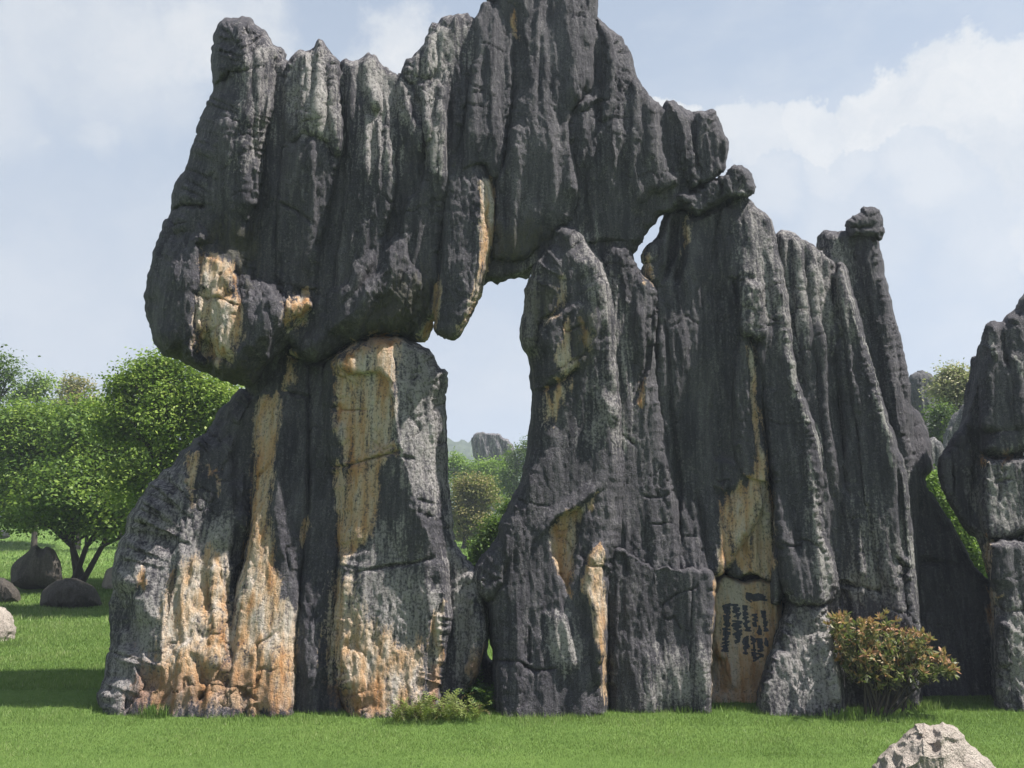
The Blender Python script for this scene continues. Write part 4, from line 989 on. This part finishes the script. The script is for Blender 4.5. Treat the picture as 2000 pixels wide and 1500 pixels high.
single('far_rock_wall', 'hazy dark far cliff filling the gap below the blossoming tree',
       [(1740, 800), (1790, 780), (1850, 775), (1920, 790), (1990, 800), (1990, 1100), (1740, 1100)],
       36.0, 1.0, 30, 2.0, step=4, jag=1.4, flute=0.15, ff=0.9, rough=0.06, stains=False, mat=M_ROCKL)

# ------------------------------------------------------------------ boulders on the lawn
def boulder(label, outline, Y, mat, B=0.5, back=0.6, **kw):
    kw.setdefault('tb', 0.0)
    return single('boulder', label, outline, Y, B, kw.pop('R', 40), back, cat='boulder', mat=mat, flute=0.0, stains=False, strata=kw.pop('strata', 0.02), rough=kw.pop('rough', 0.03), pw=1.9, **kw)


boulder('pinkish pale cracked boulder in the lower right foreground',
        [(1690, 1560), (1702, 1500), (1722, 1462), (1758, 1440), (1770, 1424), (1790, 1410), (1808, 1412), (1820, 1417), (1830, 1409), (1852, 1411), (1872, 1428), (1900, 1456), (1926, 1482), (1950, 1506), (1972, 1560)],
        7.5, M_BOULDER, B=0.6, back=0.5, R=110, step=2, jag=2.0, rough=0.022, crack=0.012,
        feats=[('r', [(1770, 1440), (1785, 1430), (1800, 1440)], -0.05, 5, 5), ('r', [(1798, 1440), (1812, 1422)], -0.06, 4, 4), ('r', [(1815, 1455), (1845, 1460), (1852, 1448), (1872, 1450)], -0.035, 8, 8), ('d', [(1815, 1455), (1850, 1445), (1870, 1452), (1845, 1475)], -0.03, 6), ('r', [(1740, 1460), (1765, 1450)], -0.04, 5, 5), ('r', [(1770, 1500), (1800, 1470)], 0.03, 12, 12)])
boulder('dark shaded boulder with a notched top left of the tree trunks', [(22, 1105), (45, 1085), (62, 1068), (72, 1064), (82, 1072), (92, 1067), (106, 1076), (118, 1100), (124, 1150), (20, 1150)], 24.6, M_BOULDER_SHADE, B=0.7, back=0.7, R=30, step=2, jag=0.7)
boulder('rounded brown boulder in the shade below the tree trunks', [(80, 1157), (95, 1143), (112, 1133), (132, 1128), (152, 1131), (175, 1140), (190, 1153), (200, 1190), (75, 1190)], 22.3, M_BOULDER_SHADE, B=0.7, back=0.7, R=30, step=2, jag=0.7)
boulder('low brown boulder in the shade, cut by the left picture edge', [(-40, 1150), (-20, 1133), (5, 1129), (22, 1136), (36, 1152), (45, 1185), (-50, 1185)], 23.0, M_BOULDER_SHADE, B=0.6, back=0.6, R=26, step=2, jag=0.7)
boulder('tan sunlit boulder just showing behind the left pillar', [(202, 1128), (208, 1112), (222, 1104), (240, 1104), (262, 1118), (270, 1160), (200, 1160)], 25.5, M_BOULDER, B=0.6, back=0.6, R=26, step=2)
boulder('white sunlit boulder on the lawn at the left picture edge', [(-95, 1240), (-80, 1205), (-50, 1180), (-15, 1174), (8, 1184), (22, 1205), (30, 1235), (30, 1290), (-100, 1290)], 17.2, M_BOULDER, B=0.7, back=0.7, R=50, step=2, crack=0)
boulder('small pale boulder far off on the upper lawn at the left edge', [(-30, 1046), (-10, 1036), (8, 1033), (18, 1038), (22, 1052), (-30, 1056)], 47.0, M_BOULDER, B=0.6, back=0.6, R=10, step=1.2, jag=0.6)


# ------------------------------------------------------------------ vegetation
def tube(pts, radii, sides=7):
    pts = np.asarray(pts, float); V = []; Fc = []
    for i in range(len(pts)):
        a = pts[min(i + 1, len(pts) - 1)] - pts[max(i - 1, 0)]
        a = a / (np.linalg.norm(a) + 1e-9)
        s = np.cross(a, [0.3, 0.9, 0.1]); s /= np.linalg.norm(s) + 1e-9
        u = np.cross(a, s)
        for j in range(sides):
            t = 2 * math.pi * j / sides
            V.append(pts[i] + radii[i] * (math.cos(t) * s + math.sin(t) * u))
    for i in range(len(pts) - 1):
        for j in range(sides):
            k = (j + 1) % sides
            Fc.append((i * sides + j, i * sides + k, (i + 1) * sides + k, (i + 1) * sides + j))
    return np.array(V), np.array(Fc)


def join(parts):
    Vs, Fs, o = [], [], 0
    for V, Fc in parts:
        Vs.append(V); Fs.append(Fc + o); o += len(V)
    return np.concatenate(Vs), np.concatenate(Fs)


def leaf_quads(C, Nrm, L, Wd):
    """C centres, Nrm normals, L lengths, Wd widths -> rhombic leaves"""
    n = len(C)
    r = RNG.normal(size=(n, 3))
    t = r - (r * Nrm).sum(1)[:, None] * Nrm
    t /= np.linalg.norm(t, axis=1)[:, None] + 1e-9
    s = np.cross(Nrm, t)
    L = np.broadcast_to(L, (n,))[:, None]; Wd = np.broadcast_to(Wd, (n,))[:, None]
    V = np.stack([C - t * L * .5, C + s * Wd * .5 - t * L * .05 + Nrm * L * .06, C + t * L * .5, C - s * Wd * .5 - t * L * .05 + Nrm * L * .06], 1).reshape(-1, 3)
    return V, np.arange(4 * n).reshape(n, 4)


def unit(a):
    return a / (np.linalg.norm(a, axis=1)[:, None] + 1e-9)


def crown(blobs, nleaf, leaf, per=26, spread=0.30, up=0.55, shell=0.55, rnd_bias=0.0):
    """blobs: (centre(3), radii(3)); leaves gathered in twig clumps through the volume"""
    nb = []
    for c, r in blobs:
        c = np.asarray(c); r = np.asarray(r)
        nb.append((c, r * .70))
        for _ in range(7):
            dv = unit(RNG.normal(size=(1, 3)))[0]; f_ = RNG.uniform(.28, .5)
            nb.append((c + dv * r * (1.0 - f_ * .7), r * f_))
    blobs = nb
    w_ = np.array([b[1][0] * b[1][2] for b in blobs]); w_ = w_ / w_.sum()
    Cs, Ns, Rs = [], [], []
    for (c, r), wt in zip(blobs, w_):
        k = max(4, int(nleaf * wt / per))
        d = unit(RNG.normal(size=(k, 3)))
        rad = shell + (1 - shell) * RNG.random(k) ** 0.6
        bump = 1 + 0.22 * pn(d * 2.1 + np.asarray(c)) + 0.10 * pn(d * 5.1 + np.asarray(c))
        cc = np.asarray(c) + d * np.asarray(r) * (rad * bump)[:, None]
        m = per
        pc = np.repeat(cc, m, 0) + RNG.normal(size=(k * m, 3)) * spread * np.repeat(RNG.uniform(.6, 1.3, k), m)[:, None] * np.array([1, 1, .75])
        dd = np.repeat(d, m, 0)
        N_ = unit(dd * 0.45 + np.array([0, 0, up]) + RNG.normal(size=(k * m, 3)) * 0.42)
        rr = np.clip(RNG.normal(0, .10) + np.repeat(RNG.normal(0.5 + rnd_bias, 0.20, k), m) + RNG.normal(0, .14, k * m), 0, 1)
        Cs.append(pc); Ns.append(N_); Rs.append(rr)
    C = np.concatenate(Cs); N_ = np.concatenate(Ns); R_ = np.concatenate(Rs)
    L = leaf * RNG.uniform(.7, 1.3, len(C))
    V, Fc = leaf_quads(C, N_, L, L * .55)
    return V, Fc, np.repeat(R_, 4)


def tree(label, base_px, Y, blobs_px, nleaf, leaf, mat, stems=1, stem_r=0.14, name='tree', group=None, depth=0.8, per=26, spread=0.3, rnd_bias=0.0, lean=0.25, shell=0.55):
    bp = P(base_px[0], base_px[1], Y)
    gz = float(ground(bp[0], bp[1]))
    bp[2] = gz
    e = empty(name, bp)
    tag(e, label, 'tree' if name == 'tree' else 'shrub', group)
    B3 = []
    for bx_, by_, rx, ry, dy in blobs_px:
        m_ = mpp(bx_, by_, Y + dy)
        B3.append((P(bx_, by_, Y + dy), (rx * m_, max(rx, ry) * m_ * depth, ry * m_)))
    parts = []
    for s in range(stems):
        ang = 2 * math.pi * (s + .3) / max(stems, 1)
        foot = bp + np.array([math.cos(ang) * .22 * (stems > 1), math.sin(ang) * .22 * (stems > 1), -0.15])
        grp = B3[s::stems]
        if not grp:
            continue
        mean = np.mean([np.asarray(c) for c, r in grp], 0)
        fork = foot * .66 + mean * .34 + np.array([0, 0, 0.06 * (mean[2] - foot[2])])
        parts.append(tube([foot - np.array([0, 0, .1]), foot * .6 + fork * .4 + np.array([.05, 0, 0]), fork], [stem_r * 1.25, stem_r, stem_r * .8]))
        for c, r in grp:
            tgt = np.asarray(c) + np.array([0, 0, -0.2 * r[2]])
            mid = fork * .5 + tgt * .5 + np.array([0.2 * lean * math.cos(ang), 0.2 * lean * math.sin(ang), 0.10 * (tgt[2] - fork[2])])
            parts.append(tube([fork, mid, tgt], [stem_r * .62, stem_r * .4, stem_r * .1]))
            for _ in range(4):
                d = unit(RNG.normal(size=(1, 3)))[0]; d[2] = abs(d[2]) * .6
                tip = tgt + d * np.asarray(r) * .85
                parts.append(tube([mid * .5 + tgt * .5, (mid * .25 + tgt * .25 + tip * .5), tip], [stem_r * .3, stem_r * .2, stem_r * .05], 5))
    V, Fc = join(parts)
    obj_np('trunk', V, Fc, M_BARK, e, tuple(bp))
    V, Fc, R_ = crown(B3, nleaf, leaf, per, spread, rnd_bias=rnd_bias, shell=shell)
    obj_np('crown', V, Fc, mat, e, tuple(bp), attrs={'rnd': R_}, smooth_=False)
    return e


# left group
GL = 'trees on the lawn left of the arch'
tree('broad multi stemmed green tree with dark trunks beside the brown boulders', (152, 1122), 27.0,
     [(90, 850, 100, 80, 0), (30, 900, 90, 90, 0), (180, 880, 110, 90, -.5), (250, 930, 90, 80, -.5), (130, 950, 120, 70, -1.5), (40, 975, 80, 50, 0), (230, 985, 80, 40, 0), (300, 900, 80, 90, 0.5), (130, 1010, 80, 34, 0), (190, 830, 70, 50, 0), (290, 965, 80, 70, -2), (340, 1000, 80, 60, -3), (50, 1000, 60, 30, -1), (215, 1020, 60, 26, -1)],  # lower right crown lobes, added to shade the lawn, mostly hidden behind the pillar
     80000, 0.14, M_LEAF, stems=4, stem_r=0.10, group=GL, per=24, spread=0.27)
tree('tall loose crowned green tree behind the left pillar and the overhanging snout', (330, 1150), 21.3,
     [(290, 745, 65, 50, 0), (350, 760, 80, 65, 0), (410, 790, 70, 60, 0), (280, 820, 90, 70, 0), (370, 850, 100, 80, 0), (455, 770, 40, 30, 1), (240, 760, 35, 30, 0), (300, 710, 40, 22, 0), (330, 940, 110, 70, 0)],
     56000, 0.105, M_LEAF, stems=2, group=GL, spread=0.2, rnd_bias=0.1)
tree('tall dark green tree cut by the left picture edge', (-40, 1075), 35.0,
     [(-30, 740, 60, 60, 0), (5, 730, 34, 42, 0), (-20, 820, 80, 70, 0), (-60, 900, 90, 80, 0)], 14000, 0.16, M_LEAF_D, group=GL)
tree('small green tree crown rising behind the broad tree at far left', (70, 1050), 42.0,
     [(75, 760, 32, 26, 0), (45, 775, 28, 30, 0), (70, 810, 50, 40, 0), (60, 880, 60, 50, 0)], 11000, 0.17, M_LEAF, group=GL)
tree('brownish olive tree crown between the green trees at left', (155, 1050), 46.0,
     [(155, 765, 42, 24, 0), (150, 795, 55, 30, 0), (160, 860, 60, 50, 0)], 10000, 0.17, M_LEAF_B, group=GL)
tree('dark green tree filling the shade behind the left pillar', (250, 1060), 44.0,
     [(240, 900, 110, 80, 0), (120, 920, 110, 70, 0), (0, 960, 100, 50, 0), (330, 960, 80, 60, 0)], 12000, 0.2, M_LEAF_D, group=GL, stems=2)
# through the arch
GA = 'trees seen through the arch'
tree('brownish tree with short pale trunk on the lawn inside the arch', (906, 1082), 44.0,
     [(905, 975, 36, 34, 0), (940, 965, 34, 34, 0), (900, 1020, 38, 34, 0), (935, 1010, 30, 36, 0), (915, 945, 30, 22, 0)], 16000, 0.15, M_LEAF_B, group=GA, stem_r=0.2, per=22, spread=0.25)
tree('yellow green tree row behind the brownish tree inside the arch', (930, 1062), 62.0,
     [(905, 915, 34, 24, 0), (945, 912, 30, 22, 0), (968, 925, 30, 34, 0), (880, 910, 24, 30, 0), (985, 960, 34, 40, 0), (930, 950, 60, 40, 1)], 14000, 0.19, M_LEAF_Y, group=GA, rnd_bias=0.15)
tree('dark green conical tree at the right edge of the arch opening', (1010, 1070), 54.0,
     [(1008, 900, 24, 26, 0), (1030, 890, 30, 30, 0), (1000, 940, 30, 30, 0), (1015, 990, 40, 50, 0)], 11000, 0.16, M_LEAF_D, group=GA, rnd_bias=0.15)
tree('bushy dark green shrub low in the notch of the arch', (955, 1150), 20.0,
     [(950, 1075, 30, 34, 0), (975, 1040, 34, 34, 0), (940, 1105, 26, 30, 0), (1000, 1000, 30, 30, .4)], 9000, 0.085, M_LEAF_D, name='shrub', stem_r=0.04, spread=0.13, lean=0.05, rnd_bias=0.1)
# right background
tree('pale blossoming round tree on the far rocks at right', (1850, 830), 28.0,
     [(1858, 745, 32, 24, 0), (1838, 758, 24, 14, 0), (1880, 755, 26, 26, 0), (1862, 772, 34, 14, 0)], 9000, 0.12, M_LEAF_P, stem_r=0.09, per=18, spread=0.2)
tree('dark green bush hanging below the blossoming tree', (1830, 900), 27.0,
     [(1836, 812, 16, 22, 0), (1828, 850, 12, 18, 0)], 2400, 0.11, M_LEAF_D, name='shrub', stem_r=0.05, spread=0.2)
tree('bright sunlit green bush in the slanting gap beside the right edge stack', (1880, 1180), 16.5,
     [(1815, 945, 22, 24, 0), (1838, 990, 24, 30, 0), (1865, 1030, 30, 34, 0), (1890, 1080, 34, 36, 0), (1915, 1110, 26, 26, 0)], 9000, 0.07, M_LEAF_Y, name='shrub', stem_r=0.04, spread=0.12, lean=0.05)


def photinia():
    Y = 11.75
    bp = P(1720, 1350, Y); bp[2] = float(ground(bp[0], bp[1]))
    e = empty('shrub', bp)
    tag(e, 'red tipped leafy shrub at the foot of the right cliff', 'shrub')
    px = [(1670, 1235, 44, 40), (1720, 1235, 50, 40), (1760, 1260, 50, 44), (1690, 1275, 50, 40), (1805, 1290, 40, 32), (1740, 1295, 50, 34), (1835, 1305, 26, 24), (1645, 1225, 24, 28), (1790, 1255, 30, 24), (1665, 1300, 34, 34), (1710, 1318, 46, 28), (1770, 1315, 44, 24), (1648, 1265, 20, 34)]
    B3 = [(P(a, b, Y + RNG.uniform(-.1, .1)), (.88 * r * mpp(a, b, Y), 0.42, .92 * s * mpp(a, b, Y))) for a, b, r, s in px]
    parts = []
    for c, r in B3:
        foot = bp + np.array([RNG.normal() * .12, RNG.normal() * .05, -.05])
        tgt = np.asarray(c)
        parts.append(tube([foot, foot * .5 + tgt * .5 + np.array([0.05, -.03, .08]), tgt], [0.022, 0.015, 0.006], 6))
        for _ in range(6):
            d = unit(RNG.normal(size=(1, 3)))[0]
            parts.append(tube([foot * .4 + tgt * .6, tgt + d * np.asarray(r) * .9], [0.008, 0.003], 5))
    V, Fc = join(parts)
    obj_np('stem', V, Fc, M_BARK, e, tuple(bp))
    # whorls of long leaves at twig ends
    Cs, Ts, Rs = [], [], []
    for c, r in B3:
        k = 46
        d = unit(RNG.normal(size=(k, 3)))
        rad = 0.45 + 0.6 * RNG.random(k)
        cc = np.asarray(c) + d * np.asarray(r) * rad[:, None]
        top = np.clip((d[:, 2] + .5) * .8, 0, 1)
        for i in range(k):
            ax = unit((d[i] * .7 + np.array([0, -.15, .55]) + RNG.normal(size=3) * .3)[None])[0]
            red = top[i] * RNG.random() > 0.28
            m = 7
            for j in range(m):
                dirv = unit((ax * .75 + RNG.normal(size=3) * .55)[None])[0]
                Cs.append(cc[i]); Ts.append(dirv)
                Rs.append(np.clip((0.72 + RNG.normal() * .16) if red else abs(RNG.normal()) * .30, 0, 1))
    C = np.array(Cs); T = np.array(Ts); R_ = np.array(Rs)
    L = 0.10 * RNG.uniform(.65, 1.25, len(C))[:, None]
    s = unit(np.cross(T, RNG.normal(size=C.shape)))
    nn = np.cross(s, T)
    Wd = L * .17
    V = np.stack([C, C + T * L * .5 + s * Wd + nn * L * .04, C + T * L - nn * L * .08, C + T * L * .5 - s * Wd + nn * L * .04], 1).reshape(-1, 3)
    obj_np('leaves', V, np.arange(len(V)).reshape(-1, 4), M_LEAF_R, e, tuple(bp), attrs={'rnd': np.repeat(R_, 4)}, smooth_=False)


photinia()


def fern(px, py, Y, nf, L, mat, label, group):
    bp = P(px, py, Y); bp[2] = float(ground(bp[0], bp[1]))
    Vs = []; R_ = []
    for i in range(nf):
        a = 2 * math.pi * i / nf + RNG.normal() * .4
        el = RNG.uniform(.95, 1.5); bend = RNG.uniform(.9, 2.0)
        Lf = L * RNG.uniform(.6, 1.2)
        d = np.array([math.cos(a), math.sin(a), 0])
        n = 12; age = RNG.random(); p = bp + RNG.normal(size=3) * np.array([.03, .02, 0]) - np.array([0, 0, .02])
        for k in range(n):
            t = (k + 1) / n
            th = el - bend * t * t
            f = d * math.cos(th) + np.array([0, 0, math.sin(th)])
            p2 = p + f * Lf / n
            wd = Lf * .17 * min(1, t * 2.2) * (1.05 - t) ** .6
            side = np.cross(f, [d[1], -d[0], 0.0]); side = np.cross(f, side); side /= np.linalg.norm(side) + 1e-9
            if t > .2:
                for sg in (-1, 1):
                    tip = p + sg * side * wd + f * wd * .5 + RNG.normal(size=3) * .006
                    h = f * Lf * .017
                    Vs += [p - h, (p + tip) / 2 - h * 1.2, tip, (p + tip) / 2 + h * 1.2]
                    R_ += [np.clip(age + RNG.normal() * .12, 0, 1)] * 4
            h2 = side * .0025
            Vs += [p - h2, p + h2, p2 + h2, p2 - h2]; R_ += [age * .6] * 4
            p = p2
    V = np.array(Vs)
    o = obj_np('fern', V, np.arange(len(V)).reshape(-1, 4), mat, None, tuple(bp), attrs={'rnd': np.array(R_)}, smooth_=False)
    tag(o, label, 'fern', group)


for x_, y_, Y_ in [(775, 1392, 11.25), (800, 1388, 11.35), (828, 1390, 11.25), (852, 1384, 11.40), (876, 1388, 11.30), (900, 1384, 11.40), (922, 1386, 11.35), (838, 1376, 11.5), (884, 1374, 11.55), (815, 1378, 11.45)]:
    fern(x_, y_, Y_, 16, 0.46, M_FERN, 'yellow green fern in the sunlit patch between the pillar feet', 'sunlit ferns between the pillars')
for x_, y_, Y_ in [(920, 1352, 12.1), (945, 1345, 12.2), (935, 1330, 12.5), (950, 1365, 11.9)]:
    fern(x_, y_, Y_, 15, 0.6, M_FERN_D, 'dark green fern in the shaded slot between the pillars', 'shaded ferns between the pillars')


# ------------------------------------------------------------------ grass
def blades(X, Y, H, W, tilt=0.45, tri=False):
    n = len(X)
    Z = ground(X, Y)
    a = RNG.random(n) * 2 * math.pi
    ln = np.abs(RNG.normal(0, tilt, n)) * H
    b = np.stack([X, Y, Z - .005], -1)
    la = RNG.random(n) * 2 * math.pi
    tip = b + np.stack([np.cos(la) * ln, np.sin(la) * ln, H], -1)
    mid = b + (tip - b) * .55 + np.stack([0 * X, 0 * X, H * .08], -1)
    s = np.stack([np.cos(a), np.sin(a), 0 * X], -1) * W[:, None] * .5
    if tri:
        return np.stack([b - s * 1.2, b + s * 1.2, tip], 1).reshape(-1, 3), np.arange(3 * n).reshape(n, 3)
    V = np.stack([b - s, b + s, mid + s * .9, tip, mid - s * .9], 1).reshape(-1, 3)
    return V, np.arange(5 * n).reshape(n, 5)


def scatter_band(y0, y1, n, hmin, hmax, w0, xl, xr):
    """points across the visible wedge of lawn"""
    y = y0 + (y1 - y0) * RNG.random(n)
    x = xl * y + (xr - xl) * y * RNG.random(n)
    q = np.stack([x * .9, y * .9, 0 * x], -1)
    pat = pn(q) * .6 + pn(q * 3.3) * .5 + .3 * pn(q * .23 + 7)
    H = (hmin + (hmax - hmin) * RNG.random(n)) * (1 + .45 * pat)
    W = w0 * RNG.uniform(.7, 1.3, n)
    r = np.clip(.42 + .36 * pat + RNG.normal(0, .16, n) + (RNG.random(n) > .985) * .45, 0, 1)
    return x, y, H, W, r


def build_grass():
    Vs, Fs, Rs, o = [], [], [], 0
    for (y0, y1, n, h0, h1, w0, xl, xr) in [(6.6, 9.5, 110000, .018, .038, .0045, -.74, .74), (9.5, 13.4, 180000, .02, .042, .006, -.74, .74), (11.1, 12.3, 16000, .04, .09, .006, -.62, .74), (13.4, 20, 60000, .045, .085, .012, -.74, -.42),
                                           (20, 34, 50000, .06, .10, .02, -.74, -.38), (34, 62, 26000, .08, .14, .045, -.72, -.36), (14, 20, 8000, .05, .09, .012, -.12, .02), (34, 60, 9000, .08, .14, .045, -.12, .02)]:
        x, y, H, W, r = scatter_band(y0, y1, n, h0, h1, w0, xl, xr)
        V, Fc = blades(x, y, H, W, tri=True)
        Vs.append(V); Fs.append(Fc + o); o += len(V); Rs.append(np.repeat(r, 3))
    ob = obj_np('grass', np.concatenate(Vs), np.concatenate(Fs), M_GRASS, attrs={'rnd': np.concatenate(Rs)}, smooth_=False, nside=3)
    ob['kind'] = 'stuff'
    ob['label'] = 'short mown green grass covering the lawn'
    ob['category'] = 'grass'


build_grass()


def tuft(px, py, Y, n, h, rad, bias, label):
    bp = P(px, py, Y); bp[2] = float(ground(bp[0], bp[1]))
    x = bp[0] + RNG.normal(0, rad, n); y = bp[1] + RNG.normal(0, rad * .35, n)
    V, Fc = blades(x, y, h * RNG.uniform(.4, 1.1, n), np.full(n, .008), .35)
    o = obj_np('grass_tuft', V, Fc, M_GRASS, None, tuple(bp), attrs={'rnd': np.repeat(np.clip(RNG.normal(bias, .15, n), 0, 1), 5)}, smooth_=False, nside=5)
    o['kind'] = 'stuff'; o['label'] = label


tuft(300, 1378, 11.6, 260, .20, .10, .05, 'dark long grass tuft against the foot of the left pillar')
tuft(1800, 1352, 12.1, 240, .17, .14, .6, 'bright long grass tuft at the right side of the red tipped shrub')
tuft(1660, 1385, 11.5, 260, .18, .14, .35, 'long grass tuft at the right corner of the pale cliff foot')
tuft(1350, 1362, 11.95, 200, .12, .16, .15, 'dark grass tuft under the lower block left of the painted panel')
tuft(1100, 1380, 11.6, 380, .09, .45, .3, 'low long grass fringe along the foot of the middle pillar')
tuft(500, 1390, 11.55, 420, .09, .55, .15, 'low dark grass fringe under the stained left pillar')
tuft(1440, 1362, 12.2, 420, .10, .35, .25, 'grass fringe under the painted panel')
tuft(15, 1245, 17.0, 200, .22, .22, .35, 'weedy tuft in front of the white boulder at the left edge')
tuft(1740, 1375, 11.6, 380, .10, .5, .3, 'grass fringe below the red tipped shrub')


# ------------------------------------------------------------------ haze
def build_haze():
    x0, x1, y0, y1, z0, z1 = -440, 440, -45, 425, -3, 62
    V = [(x, y, z) for z in (z0, z1) for y in (y0, y1) for x in (x0, x1)]
    Fc = [(0, 2, 3, 1), (4, 5, 7, 6), (0, 1, 5, 4), (2, 6, 7, 3), (0, 4, 6, 2), (1, 3, 7, 5)]
    m, t = newmat('haze_air')
    o = t.n('ShaderNodeOutputMaterial')
    v = t.n('ShaderNodeVolumePrincipled', ins={'Color': (0.74, 0.84, 0.98), 'Density': 0.0012, 'Anisotropy': 0.2})
    t.put(o.inputs['Volume'], v)
    ob = obj_np('haze', np.array(V, float), np.array(Fc), m, smooth_=False)
    ob['kind'] = 'stuff'
    ob['label'] = 'thin bluish haze in the air'
    ob['category'] = 'haze'


build_haze()
